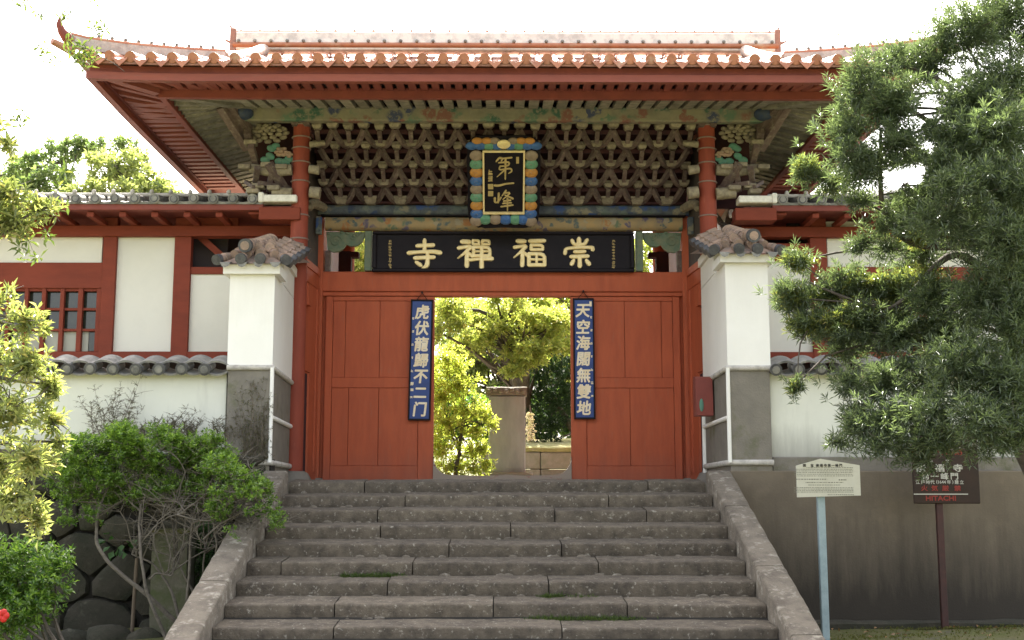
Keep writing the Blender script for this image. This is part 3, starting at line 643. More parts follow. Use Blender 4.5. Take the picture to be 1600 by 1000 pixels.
# spandrel carvings each side of the name board, and stubs behind
for s_ in (-1, 1):
    q = lambda px, py: ((lambda v: (v.x if s_ < 0 else 2*0.02 - v.x, v.z))(at(px, py, 3.56)))
    body = [q(*p) for p in ((510,363),(570,363),(570,369),(566,378),(558,384),(548,385),(541,382),(537,388),(530,393),(520,394),(512,390))]
    b = GB(); b.prism(body if s_ < 0 else body[::-1], 3.54, 3.62)
    for (cx_, cy_, r0, turns) in ((525,377,0.10,1.6),(553,371,0.07,1.2)):
        c_ = q(cx_, cy_); pts = [(c_[0]+math.cos(t)*r0*(1-t/(turns*7.5)), 3.53, c_[1]+math.sin(t)*r0*(1-t/(turns*7.5))) for t in [i*0.4 for i in range(int(turns*15))]]
        b.tube(pts, 0.014, 5, False)
    for k in range(6):
        c_ = q(515+k*9.5, 366+3*math.sin(k*2)); b.ell((c_[0],3.53,c_[1]),(0.035,0.02,0.022),6,4)
    b.obj('spandrel_carving', M['jade'], smooth=40)
    p0 = q(508, 400); p1 = q(515, 426); GB().cbox(*sorted((p0[0],p1[0])), 3.56, 3.7, Z(426), Z(392), 0.006).obj('spandrel_post', M['bracket'])
    p0 = q(571, 363); p1 = q(581, 426); GB().cbox(*sorted((p0[0],p1[0])), 3.46, 3.62, 3.315, 3.95, 0.008).obj('board_jamb', M['jade'])
    p0 = q(515, 392); p1 = q(535, 426); GB().cbox(*sorted((p0[0],p1[0])), 4.6, 4.8, at(515,430,4.6).z, at(515,392,4.6).z, 0.01).obj('rear_bracket_stub', M['netback'])
    p0 = q(534, 394); p1 = q(548, 401); GB().cbox(*sorted((p0[0],p1[0])), 4.6, 4.8, at(515,401,4.6).z, at(515,393,4.6).z, 0.01).obj('rear_bracket_stub', M['netback'])
# --- bracket net
HP = 0.2315
def rowpos(k): 
    py = {0:318,1:290,2:260.5,3:230,4:200}[k]; Y = 3.42-0.3*k; return Y, at(787, py, Y).z
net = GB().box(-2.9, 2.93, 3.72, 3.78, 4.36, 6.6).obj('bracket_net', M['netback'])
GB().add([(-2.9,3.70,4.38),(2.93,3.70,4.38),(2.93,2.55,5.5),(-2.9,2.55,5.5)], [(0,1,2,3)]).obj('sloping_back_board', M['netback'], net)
def blockmesh(w_, h_, d_, name, m):
    b = MB(); t_ = 0.62
    b.cbox(-w_/2, w_/2, -d_/2, d_/2, h_*0.22, h_*0.55, 0.005); b.cbox(-w_*.43, w_*.43, -d_*.43, d_*.43, -0.002, h_*0.215, 0.004)
    b.add([(-w_/2*t_,-d_/2*t_,-h_*0.45),(w_/2*t_,-d_/2*t_,-h_*0.45),(w_/2*t_,d_/2*t_,-h_*0.45),(-w_/2*t_,d_/2*t_,-h_*0.45),(-w_/2*.95,-d_/2*.95,0.001),(w_/2*.95,-d_/2*.95,0.001),(w_/2*.95,d_/2*.95,0.001),(-w_/2*.95,d_/2*.95,0.001)],
          [(0,3,2,1),(0,1,5,4),(1,2,6,5),(2,3,7,6),(3,0,4,7)])
    return b.mesh(name, m, 30)
nodeM = blockmesh(0.18, 0.085, 0.16, 'bracket_block', M['cap']); stemM = blockmesh(0.155, 0.10, 0.15, 'bracket_block', M['cap']); baseM = blockmesh(0.205, 0.12, 0.2, 'base_block', M['cap'])
def armpath(p, q, w_, sag):   # curved cloud-arm from node p up to node q
    b = MB(); p = Vector(p); q = Vector(q); n = 6; prev = None
    for i in range(n):
        a = p.lerp(q, i/n); c = p.lerp(q, (i+1)/n); a.z -= sag*math.sin(math.pi*i/n); c.z -= sag*math.sin(math.pi*(i+1)/n)
        hb = 0.062
        b.beam(a, c, w_*1.25, hb)
    return b
y0, z0 = rowpos(0)
armsM = {}; stemsM = {}
for k in range(1, 5):
    ya, za = rowpos(k-1); yb, zb = rowpos(k)
    armsM[k] = armpath((0,0,0.0), (HP, yb-ya, zb-za-0.03), 0.058, 0.078).mesh('bracket_arm', M['bracket'], 0)
    stemsM[k] = armpath((0,0,0.0), (0, yb-ya-0.04, zb-za-0.05), 0.05, 0.03).mesh('bracket_stem', M['bracket'], 0)
for k in range(5):
    Y_, Z_ = rowpos(k)
    for i in range(-12, 13):
        x = CX + i*HP; node = (i+k) % 2 != 0
        jz = rnd.uniform(-0.006, 0.006)
        if k == 0:
            if node: ginst('base_block', baseM, net, (x, Y_-0.12, Z_+0.005))
        elif node: ginst('bracket_block', nodeM, net, (x, Y_-0.085, Z_+0.015+jz))
        else: ginst('bracket_block', stemM, net, (x, Y_-0.03, Z_+0.006+jz))
        if node and k < 4:
            for s_ in (-1, 1):
                if abs(i+s_) <= 12: ginst('bracket_arm', armsM[k+1], net, (x, Y_, Z_), None, (s_, 1, 1))
            ginst('bracket_stem', stemsM[k+1], net, (x, Y_, Z_))
# finials between top row and purlin, cross ties behind
tie = GB()
for k in range(1, 5):
    Y_, Z_ = rowpos(k); tie.box(-2.85, 2.88, Y_+0.045, Y_+0.10, Z_-0.075, Z_-0.015)
kind(tie.obj('cross_tie', M['netback'], net), 'stuff')
fin = MB(); fin.beam((0,0,0.02),(0,-0.10,0.10),0.06,0.07); fin.beam((0,-0.08,0.10),(0,-0.13,0.19),0.075,0.05,taper=0.6); fin.ell((0,-0.12,0.13),(0.045,0.04,0.035),6,4)
finM = fin.mesh('finial', M['bracket'], 30); Y4, Z4 = rowpos(4)
for i in range(-12, 13):
    if (i+4) % 2: ginst('finial', finM, net, (CX+i*HP, Y4, Z4+0.02))
GB().cbox(-2.9, 2.93, 3.3, 3.56, 4.352, 4.385, 0.005).obj('base_ledge', M['netback'], net)

# --- purlins
PYf, PX, Pz0, Pz1 = 1.97, 3.80, 5.275, 5.50
pu = GB(); pu.cbox(-PX-0.02, PX+0.06, PYf, PYf+0.16, Pz0, Pz1, 0.02); puo = pu.obj('purlin', M['purlin'])
for s_ in (-1, 1):
    x = s_*PX + 0.02; GB().cbox(min(x, x-0.16*s_), max(x, x-0.16*s_), PYf+0.165, 7.0, Pz0, Pz1, 0.02).obj('side_purlin', M['purlin'])
    GB().ell((x+0.02*s_, PYf-0.03, Pz0+0.10), (0.15,0.13,0.10), 12, 7).obj('corner_boss', M['boss'])
# ============================================================ ROOF
XE, YE, YB, RY = 5.58, -0.10, 9.1, 4.5       # eave half length, front eave, back eave, ridge line
GX = 4.12                                     # gable plane
CXR = 0.035
def gprof(d): return 0.272*d + 0.0245*d*d
def uplift(x, y):
    ax = max(0.0, (abs(x-CXR)-3.9)/(XE-3.9)); ay = max(0.0, 1-min(y-YE, YB-y)/2.2)
    return 0.05*(ax**2.2)*(ay**1.2)
ZE = 5.43
def roof_z(x, y):
    dy = min(y-YE, YB-y); dx = XE-abs(x-CXR)
    d = min(dy, dx) if abs(x-CXR) > GX else dy
    return ZE + gprof(max(d, 0)) + uplift(x, y)
rxs = sorted(set([round(CXR+s*(GX+(XE-GX)*i/6), 4) for i in range(7) for s in (-1,1)] + [round(CXR+s*(GX-0.02), 4) for s in (-1,1)] + [round(CXR-GX+0.02+(2*GX-0.04)*i/30,4) for i in range(31)]))
rys = [YE + (YB-YE)*i/30 for i in range(31)]
b = GB(); nx = len(rxs)
b.v = [(x, y, roof_z(x, y)) for y in rys for x in rxs]; b.f = [(j*nx+i, j*nx+i+1, (j+1)*nx+i+1, (j+1)*nx+i) for j in range(30) for i in range(nx-1)]
nv = len(b.v); b.v += [(x, y, z-0.07) for (x, y, z) in b.v]; b.f += [tuple(v+nv for v in reversed(f)) for f in b.f]
per = [i for i in range(nx)] + [j*nx+nx-1 for j in range(1,31)] + [30*nx+i for i in range(nx-2,-1,-1)] + [j*nx for j in range(29,0,-1)]
b.f += [(per[(i+1)%len(per)], per[i], per[i]+nv, per[(i+1)%len(per)]+nv) for i in range(len(per))]; b.m = [0]*len(b.f)
roof = b.obj('roof', M['terradark'], smooth=30)
# round tile rows: half-round cover tiles up the slope
TP = 0.2705; NT = 20
def cover_row(path, r=0.062, name='cover_tile_row', m='terra', seg=None):
    mb = GB(); n = len(path)-1
    for i in range(n):
        a = Vector(path[i]); c = Vector(path[i+1]); d = c-a; u = d.normalized()
        mb.tube([a-u*0.012, c+u*0.01], [r*1.07, r*0.93], 10, caps=(i == 0))
    a = Vector(path[0]); u = (Vector(path[1])-a).normalized(); mb.tube([a-u*0.035, a-u*0.005], r*1.14, 14)
    return mb
def slope_path(x0, y0, dx, dy, dmax, step=0.27):
    n = max(1, int(dmax/step)); return [(x0+dx*dmax*i/n, y0+dy*dmax*i/n, roof_z(x0+dx*(dmax*i/n), y0+dy*dmax*i/n)+0.028) for i in range(n+1)]
for i in range(-NT, NT+1):
    x = CXR + i*TP; ax = abs(x-CXR); dm = RY-YE-0.1 if ax < GX-0.05 else max(0.12, XE-ax)
    cover_row(slope_path(x, YE, 0, 1, dm)).obj('round_tile', M['terra'], roof, 50)
dripmesh = {}
for i in range(-NT, NT):
    x = CXR + (i+0.5)*TP; zl = roof_z(x-TP/2, YE); zr = roof_z(x+TP/2, YE); m = GB(); n = 6; up = []; lo = []
    for k in range(n+1):
        t = -1+2*k/n; z = (zl+zr)/2 + (zr-zl)/2*t; xx = x + t*(TP/2-0.035)
        up.append((xx, YE-0.03, z+0.02-0.045*(1-t*t))); lo.append((xx, YE-0.05, z-0.012-0.105*(1-abs(t))**0.9))
    vs = up + lo + [(p[0], p[1]+0.016, p[2]) for p in up+lo]; N2 = 2*(n+1); fs = []
    for k in range(n): fs += [(k, k+n+1, k+n+2, k+1), (N2+k, N2+k+1, N2+k+n+2, N2+k+n+1), (k, k+1, N2+k+1, N2+k), (k+n+1, N2+k+n+1, N2+k+n+2, k+n+2)]
    # pan surface running back a little
    m.add(vs, fs); m.add([(p[0], p[1], p[2]) for p in up] + [(p[0], p[1]+0.34, p[2]+0.13) for p in up], [(k, k+1, n+2+k, n+1+k) for k in range(n)])
    m.obj('drip_tile', M['terra'], roof, 40)
for s_ in (-1, 1):
    for j in range(0, 26):
        y = YE+0.14+j*TP*1.2; dm = max(0.1, min(XE-GX, y-YE)) if y < RY else XE-GX
        if y > YB-0.2: break
        x0 = CXR+s_*XE; cover_row(slope_path(x0, y, -s_, 0, dm)).obj('side_tile', M['terra'], roof, 50)
# back slope rows joined
b = MB()
for i in range(-NT, NT+1):
    x = CXR+i*TP; ax = abs(x-CXR); dm = YB-RY-0.1 if ax < GX-0.05 else max(0.12, XE-ax); mb = cover_row(slope_path(x, YB, 0, -1, dm, 0.8)); b.add(mb.v, mb.f)
bb = GB(); bb.add(b.v, b.f); kind(bb.obj('back_tile', M['terra'], roof, 50), 'stuff')
# ridge
RZ = 7.37
rg = GB(); rg.cbox(-4.53+0.02, 4.62, RY-0.13, RY+0.13, RZ-0.1, RZ+0.215, 0.015, 0); ridge = rg.obj('ridge', M['ridgewhite'])
for (zz, rr, ext) in ((RZ+0.235, 0.05, 0.04), (RZ-0.02, 0.045, 0.02)):
    for side in ((-0.13,) if zz < RZ else (0,)):
        GB().tube([(-4.53-ext, RY+side, zz), (4.64+ext, RY+side, zz)], rr, 10).obj('ridge_roll', M['terra'], ridge, 60)
for (zz, yy, n, rr) in ((RZ+0.285, RY, 28, 0.026), (RZ+0.04, RY-0.17, 33, 0.03)):
    for i in range(n+1):
        x = -4.45+9.0*i/n; GB().ell((x, yy, zz), (rr*1.1, rr, rr), 6, 4).obj('ridge_knob', M['grey'], ridge)
for s_, x in ((-1, -4.56), (1, 4.66)):
    f = GB(); f.cbox(x-0.05, x+0.05, RY-0.14, RY+0.14, RZ-0.15, RZ+0.28, 0.012)
    f.prism([(x-0.05,RZ+0.27),(x+0.05,RZ+0.27),(x+s_*0.05,RZ+0.34),(x+s_*0.12,RZ+0.42)][::s_], RY-0.05, RY+0.05)
    f.beam((x+s_*0.05,RY-0.05,RZ+0.05),(x+s_*0.16,RY-0.05,RZ+0.10),0.05,0.05,taper=0.4); f.obj('ridge_end', M['terradark'], ridge)
# descending and hip ridges
for s_ in (-1, 1):
    for back in (0, 1):
        fy = (lambda y: y) if not back else (lambda y: YB-(y-YE))
        pts = []
        for i in range(15):
            y = 4.3 - (4.3-1.45)*i/14; x = CXR+s_*(GX-0.06); pts.append((x, fy(y), roof_z(x, fy(y))+0.13))
        d = GB(); d.tube(pts, 0.105, 10)
        d.obj('descending_ridge', M['limeridge'], smooth=60)
        hp = []
        for i in range(13):
            t = i/12; dd = 1.55*(1-t)-0.06*t; x = CXR+s_*(XE-dd); y = fy(YE+dd); hp.append((x, y, roof_z(x, max(y, YE) if not back else min(y, YB)) + 0.13 + 0.04*t))
        h = GB()
        for i in range(12):
            a, c = Vector(hp[i]), Vector(hp[i+1]); h.beam(a, c, 0.09, 0.15)
        ho = h.obj('hip_ridge', M['ridgegrey'])
        GB().tube([(p[0], p[1], p[2]+0.09) for p in hp], 0.042, 8).obj('hip_roll', M['terra'], ho, 60)
        for i in range(1, 11): p = hp[i]; GB().ell((p[0], p[1], p[2]+0.145), (0.028,0.028,0.028), 6, 4).obj('hip_knob', M['grey'], ho)
        if not back:
            e = Vector(hp[-1]); o = Vector((s_*0.6, -0.7, 0))
            f = GB(); f.tube([e, e+o*0.07+Vector((0,0,0.05)), e+o*0.14+Vector((0,0,0.10)), e+o*0.19+Vector((0,0,0.19)), e+o*0.18+Vector((0,0,0.28))], [0.085,0.075,0.055,0.04,0.014], 8)
            f.obj('upturned_tip', M['redeave'], ho, 60)
            f = GB(); f.tube([e-o*0.05-Vector((0,0,0.13)), e+o*0.28-Vector((0,0,0.07))], [0.06,0.045], 8); f.obj('corner_tile', M['terra'], ho, 60)
    # gable boards and the infill wall
    x = CXR+s_*(GX-0.0); gb = GB(); gy = [YE+1.3+(RY-YE-1.3)*i/10 for i in range(11)]
    poly = [(y, ZE+gprof(y-YE)-0.02) for y in gy] + [(2*RY-y, ZE+gprof(y-YE)-0.02) for y in reversed(gy[:-1])]
    gb.prism(poly, x-0.03, x+0.03, plane='yz').obj('gable_board', M['redeave'], roof)
# --- eaves: fascia, boards, rafters
def eave_z(x, y, z): return z + uplift(x, y)*0.9
def ring_strip(name, inset0, inset1, z0, z1, m, par, n=24, zin=None):
    """board running round front and both sides, between two insets from the tile edge"""
    for sec in range(3):
        b = GB(); pts = []
        for i in range(n+1):
            t = i/n
            if sec == 0: f = lambda ins: (CXR-(XE-ins)+2*(XE-ins)*t, YE+ins)
            else:
                s_ = -1 if sec == 1 else 1; f = lambda ins: (CXR+s_*(XE-ins), (YE+ins)+(7.5-YE-ins)*t)
            a = f(inset0); c = f(inset1); zz = zin if zin is not None else 0
            pts.append(((*a, eave_z(*a, z0)), (*a, eave_z(*a, z1)), (*c, eave_z(*c, z1)+zz), (*c, eave_z(*c, z0)+zz)))
        vs = [p for q in pts for p in q]; fs = []
        for i in range(n):
            for k in range(4): fs.append((i*4+k, i*4+(k+1)%4, (i+1)*4+(k+1)%4, (i+1)*4+k))
        fs += [(0,3,2,1), (n*4, n*4+1, n*4+2, n*4+3)]
        b.add(vs, fs); b.obj(name, m, par, 30)
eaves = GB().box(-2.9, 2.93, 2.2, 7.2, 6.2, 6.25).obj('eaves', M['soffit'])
ring_strip('lower_fascia', 0.10, 0.20, 5.185, 5.282, M['redfascia'], eaves)
ring_strip('upper_fascia', 0.135, 0.24, 5.284, 5.385, M['redeave'], eaves)
ring_strip('middle_fascia', 0.84, 0.92, 5.205, 5.345, M['redeave'], eaves)
ring_strip('outer_soffit_board', 0.20, 0.88, 5.375, 5.39, M['redeave'], eaves, zin=0.035)
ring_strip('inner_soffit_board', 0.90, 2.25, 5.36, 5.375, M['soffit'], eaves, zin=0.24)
def rafter(name, p, q, w_, h_, m): return GB().beam(p, q, w_, h_).obj(name, m, eaves, 0)
# front flying rafters (outer) and base rafters (inner)
n = 62
for i in range(n+1):
    x = CXR - 4.9 + 9.8*i/n; a = abs(x-CXR)
    if a > 4.5: continue
    rafter('flying_rafter', (x, YE+0.17, eave_z(x, YE, 5.335)), (x, YE+0.84, 5.345), 0.10, 0.07, M['redeave'])
n = 36
for i in range(n+1):
    x = CXR - 3.7 + 7.4*i/n; rafter('rafter', (x, YE+0.93, 5.295), (x, YE+2.3, 5.53), 0.14, 0.07, M['rafter'])
for s_ in (-1, 1):
    for j in range(26):
        y = YE+1.25+j*0.235; x0 = CXR+s_*(XE-0.17); x1 = CXR+s_*(XE-0.84)
        if j > 0 and y < 6.3: rafter('side_flying_rafter', (x0, y, eave_z(x0, y, 5.33)), (x1, y, 5.345), 0.12, 0.075, M['redfascia'])
        y = YE+2.05+j*0.235
        if y < 6.6: rafter('side_rafter', (CXR+s_*(XE-0.92), y, 5.295), (CXR+s_*(PX-0.1), y, 5.54), 0.15, 0.085, M['rafter'])
    # fan at the corner
    c0 = Vector((CXR+s_*(PX-0.35), PYf+0.35, 5.60))
    for k in range(1, 15):
        th = math.pi/2*k/15; 
        # direction from side (th=0) to front (th=90)
        dx = math.cos(th)*s_; dy = -math.sin(th)
        def hit(ins):
            tx = (CXR+s_*(XE-ins)-c0.x)/dx if abs(dx) > 1e-6 else 1e9; ty = (YE+ins-c0.y)/dy if abs(dy) > 1e-6 else 1e9; t = min(tx, ty); return (c0.x+dx*t, c0.y+dy*t)
        a = hit(0.92); c = (c0.x+dx*0.55, c0.y+dy*0.55); rafter('fan_rafter', (*a, eave_z(*a, 5.295)), (*c, 5.53), 0.10, 0.085, M['rafter'])
        a = hit(0.17); c = hit(0.84); rafter('fan_rafter', (*a, eave_z(*a, 5.33)), (*c, 5.345), 0.085, 0.075, M['redfascia'])
    e0 = (CXR+s_*(XE-0.2), YE+0.2); GB().beam((*e0, 5.33), (CXR+s_*(XE-0.83), YE+0.83, 5.29), 0.13, 0.10).obj('hip_rafter', M['redfascia'], eaves); GB().beam((CXR+s_*(XE-0.93), YE+0.93, 5.31), (CXR+s_*(PX-0.3), PYf+0.3, 5.53), 0.14, 0.12).obj('hip_rafter', M['rafter'], eaves)

# --- carved side bays outside the columns
def petals(mb, c, R0, R1, n, tilt, size, ph=0.0):
    for i in range(n):
        t = 2*math.pi*i/n+ph; p = (c[0]+math.cos(t)*R0, c[1]-tilt, c[2]+math.sin(t)*R1)
        mb.ell(p, (size*1.25, size*0.7, size*0.72), 7, 5, rot=Matrix.Rotation(-t*0.0+rnd.uniform(-.3,.3), 3, 'Y'))
for s_ in (-1, 1):
    mx = lambda px: (px if s_ < 0 else 1575-px)
    q = lambda px, py, Y: (lambda v: (v.x, v.y, v.z))(at(mx(px), py, Y))
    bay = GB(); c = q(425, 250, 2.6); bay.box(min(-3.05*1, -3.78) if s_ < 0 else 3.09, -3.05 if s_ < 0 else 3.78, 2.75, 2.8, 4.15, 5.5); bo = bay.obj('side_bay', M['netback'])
    p = GB(); c = q(419, 208, 2.2)
    petals(p, c, 0.26, 0.13, 12, 0.0, 0.050); petals(p, c, 0.18, 0.09, 9, 0.06, 0.047, 0.3); petals(p, c, 0.095, 0.05, 6, 0.11, 0.038, 0.1); p.ell((c[0],c[1]-0.1,c[2]+0.01),(0.05,0.035,0.04))
    p.obj('peony_carving', M['peony'], bo, 60)
    p = GB(); c = q(440, 238, 2.15); petals(p, c, 0.06, 0.05, 6, 0.02, 0.042); p.ell((c[0],c[1]-0.06,c[2]),(0.04,0.03,0.035)); c = q(452, 242, 2.15); petals(p, c, 0.03, 0.03, 4, 0.02, 0.03); p.obj('small_flower_carving', M['pink'], bo, 60)
    p = GB()
    for (px, py, a) in ((414,250,.1),(422,244,.5),(436,252,.0),(446,253,.2),(452,248,.4),(424,232,.3),(430,229,-.3)): 
        c = q(px, py, 2.18); p.ell(c, (0.075,0.03,0.055), 7, 5, rot=Matrix.Rotation(a, 3, 'Y'))
    p.obj('leaf_carving', M['teal'], bo, 60)
    p = GB(); a = q(392,263,2.1); c = q(456,265,2.1); e = q(378+14,258,2.1)
    p.tube([e, a, q(425,268,2.1), c], [0.05,0.075,0.085,0.085], 8); p.obj('bracket_bar', M['cap'], bo, 60)
    p = GB(); p.tube([q(426,301,2.1), q(456,303,2.1)], [0.085,0.09], 10); p.obj('bracket_bar', M['peony'], bo, 60)
    for (a_, b_, r_) in (((483,264),(499,266),(0.065,0.07)), ((484,300),(500,302),(0.085,0.09)), ((484,226),(508,224),(0.05,0.03))):
        p = GB(); p.tube([q(*a_,2.1), q(*b_,2.1)], list(r_), 10); p.obj('bracket_bar', M['peony'], bo, 60)
    for (x0, y0_, x1, y1_, w_) in ((420,256,448,300,0.10),(425,258,420,298,0.07),(392,228,400,256,0.09),(404,286,452,294,0.06),(346,166,388,232,0.13),(360,162,396,216,0.12),(386,205,392,230,0.10),(402,262,398,296,0.08),(396,292,384,284,0.05)):
        p = GB(); a = q(x0,y0_,1.95 if x0 > 370 else 1.75); c = q(x1,y1_,2.3); p.beam(a, c, w_, w_); p.obj('bracket_arm', M['bracket'], bo, 0)
    for (px, py) in ((418,259),(440,262),(392,224),(396,300),(404,292),(428,295),(383,262)):
        c = q(px, py, 2.05); p = GB(); p.cbox(c[0]-0.09, c[0]+0.09, c[1]-0.08, c[1]+0.08, c[2]-0.03, c[2]+0.04, 0.01); p.obj('bracket_block', M['cap'], bo)
    for j in range(4):     # brackets down the flank
        for r_ in range(3):
            y = 3.1+j*0.5; z = 4.3+r_*0.4; x = CX+s_*(3.15+r_*0.22); p = GB(); p.cbox(x-0.1,x+0.1,y-0.1,y+0.1,z,z+0.1,0.012); p.beam((CX+s_*3.0,y,z-0.12),(x,y,z),0.08,0.09); p.obj('flank_bracket', M['bracket'], bo)
    GB().box(CX+s_*3.0-0.03, CX+s_*3.0+0.03, 3.85, 6.9, 0.0, 6.1).obj('side_wall', M['redeave'])
    GB().cbox(*sorted((CX+s_*1.40, CX+s_*2.95)), 6.8, 6.95, -0.02, 3.75, 0.01).obj('rear_sun_screen', M['redeave'])  # unseen panel, added to keep the sun off the inner side walls
    GB().tube([(CX+s_*2.9,6.9,0),(CX+s_*2.9,6.9,5.3)], 0.13, 16).obj('rear_column', M['red'], smooth=60)
# ============================================================ side buildings
WY = 2.8
def wing(label, s_, posts, build):
    xin = -3.50 if s_ < 0 else 3.95
    xo = -9.6 if s_ < 0 else 11.5
    t = thing('side_building', label, 'building', (s_*6, WY, 0), 'side buildings either side of the gate'); O = t.location
    class WB(MB):
        def obj(s, name, m, parent=t, smooth=35):
            s.v = [(p[0]-O.x, p[1]-O.y, p[2]) for p in s.v]; return inst(name, s.mesh(name, m, smooth), parent)
    def wb(name, px0, px1, py0, py1, yo, th, m, c=0.006, par=t):
        Yf = WY+yo; a = at(px0, (py0+py1)/2, Yf); b_ = at(px1, (py0+py1)/2, Yf); zb = at((px0+px1)/2, py1, Yf).z; zt = at((px0+px1)/2, py0, Yf).z
        return WB().cbox(a.x, b_.x, Yf, Yf+th, zb, zt, c).obj(name, M[m], par)
    build(wb, WB, t)
    # roof: eave boards, tiles
    z0, y0 = 4.065, 2.02; sl = 0.235
    x0, x1 = sorted((xin, xo)); ze = at(200, 322, 2.06).z
    WB().cbox(x0-0.0, x1, y0+0.02, y0+0.16, 3.945, 4.045, 0.006).obj('eave_board', M['redeave'])
    WB().add([(x0,y0,z0-0.01),(x1,y0,z0-0.01),(x1,y0+3.0,z0+3.0*sl),(x0,y0+3.0,z0+3.0*sl),(x0,y0,z0-0.04),(x1,y0,z0-0.04),(x1,y0+3.0,z0+3.0*sl-0.04),(x0,y0+3.0,z0+3.0*sl-0.04)],
             [(0,1,2,3),(7,6,5,4),(0,4,5,1),(1,5,6,2),(2,6,7,3),(3,7,4,0)]).obj('roof_deck', M['grey'])
    WB().tube([(x0,y0+0.33,4.245),(x1,y0+0.33,4.245)], 0.03, 8).obj('eave_roll', M['mortar'], smooth=60); rf = WB().box(x0, x1, y0+3.0, y0+3.4, z0+3*sl-0.15, z0+3*sl-0.02).obj('roof_ridge', M['grey'])
    rt_ = MB(); n = 9
    for i in range(n):
        y = i*3.0/n; rt_.tube([(0,y-0.02,y*sl),(0,y+3.0/n+0.01,(y+3.0/n)*sl)], [0.068,0.058], 10, caps=(i==0))
    rt_.tube([(0,-0.04,0.0),(0,0.02,0.01)], 0.075, 14, mi=0); rt_.tube([(0,-0.047,0.0),(0,-0.041,0.0)], 0.058, 12, mi=1); rt_.tube([(0,-0.052,0.0),(0,-0.045,0.0)], 0.042, 12, mi=0)
    rtm = rt_.mesh('cover_tile', [M['grey'], M['greydark']], 40)
    pnm = pan_mesh(0.285, 0.5, 0.05, 0.03, 'eave_tile'); x = xin + s_*0.14
    while x0 <= x <= x1:
        dz = rnd.uniform(-0.006, 0.006)
        inst('cover_tile', rtm, t, (x-O.x, y0-O.y, z0+0.035+dz), (0, rnd.uniform(-.02,.02), rnd.uniform(-.012,.012)))
        inst('eave_tile', pnm, t, (x+s_*0.1425-O.x, y0-0.02-O.y, z0+0.04+dz), (math.atan(sl), rnd.uniform(-.05,.05), 0))
        WB().ell((x+s_*0.1425, y0+0.31, 4.285),(0.035,0.03,0.04),8,5).obj('roll_knob', M['mortar'], smooth=60)
        x += s_*0.285
    # plastered eave end by the gate column
    xe = xin; a, b_ = sorted((xe, xe - s_*0.50))
    WB().cbox(a, b_, y0-0.03, y0+0.22, 4.06, 4.165, 0.012).obj('plastered_eave_end', M['white'])
    WB().cbox(*sorted((xe-s_*0.02, xe+s_*0.06)), y0-0.05, y0+0.2, 4.05, 4.2, 0.015).obj('plastered_eave_end', M['white'])
    WB().cbox(*sorted((xe-s_*0.55, xe+s_*0.05)), y0-0.0, y0+0.3, 3.80, 3.985, 0.008).obj('outrigger_beam', M['redwing'])
    WB().cbox(*sorted((xe-s_*0.3, xe+s_*0.22)), y0+0.1, y0+0.4, 3.90, 3.94, 0.006).obj('outrigger_beam', M['redwing'])
    k = 0; x = xin + s_*0.65
    while x0 < x < x1:
        WB().cbox(x-0.05, x+0.05, y0+0.1, WY+0.1, 3.86, 3.93, 0.006).obj('eave_bracket', M['redwing']); x += s_*0.47; k += 1
    WB().cbox(*sorted((xin-s_*0.35, xo)), WY-0.10, WY+0.12, 3.70, 3.86, 0.008).obj('wall_plate', M['redwing'])
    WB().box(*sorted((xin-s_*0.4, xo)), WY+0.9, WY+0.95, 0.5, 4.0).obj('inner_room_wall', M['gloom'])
    WB().box(*sorted((xin-s_*0.4, xo)), y0+0.1, WY+0.9, 4.0, 4.02).obj('ceiling_board', M['redeave'])
    return t
def build_left(wb, WB, t):
    wb('plaster_panel', -160, 160, 356, 412, 0.03, 0.06, 'plasterwing')
    wb('tie_beam', -160, 160, 410, 450, -0.02, 0.14, 'redwing'); wb('tie_beam', -160, 356, 549, 563, -0.03, 0.16, 'redwing')
    wb('post', 158, 179, 340, 560, -0.04, 0.14, 'redwing'); wb('post', 270, 296, 340, 560, -0.04, 0.14, 'redwing'); wb('post', -60, -38, 340, 560, -0.04, 0.14, 'redwing')
    wb('plaster_panel', 177, 273, 356, 551, 0.03, 0.06, 'plasterwing'); wb('plaster_panel', 290, 372, 427, 551, 0.03, 0.06, 'plasterwing')
    wb('tie_beam', 295, 372, 417, 428, -0.01, 0.1, 'redwing'); wb('tie_beam', 295, 372, 340, 362, -0.01, 0.1, 'redwing')
    wb('plaster_panel', 296, 356, 360, 419, 0.35, 0.05, 'gloom')  # dark sheet standing for the dark window behind the brace, not plaster
    b = WB(); p = at(306,364,3.0); q = at(360,412,3.0); b.beam(p, q, 0.08, 0.1).obj('brace', M['redwing'])
    w_ = wb('window', -38, 158, 449, 549, 0.10, 0.02, 'glass')
    for (p0, p1) in ((149,158),(120,127.5),(92,98.5),(63,69.5),(36,42),(8,14),(-38,-20)): wb('mullion', p0, p1, 450, 549, 0.0, 0.07, 'redwing', 0.004, w_)
    wb('rail', -38, 155, 449, 455, 0.02, 0.07, 'redwing', 0.004, w_); wb('rail', -38, 155, 481, 485, 0.03, 0.05, 'redwing', 0.003, w_); wb('rail', -38, 155, 513.5, 517.5, 0.03, 0.05, 'redwing', 0.003, w_)
    wb('inner_board', 20, 138, 518, 549, 0.085, 0.012, 'interior', 0.003, w_)
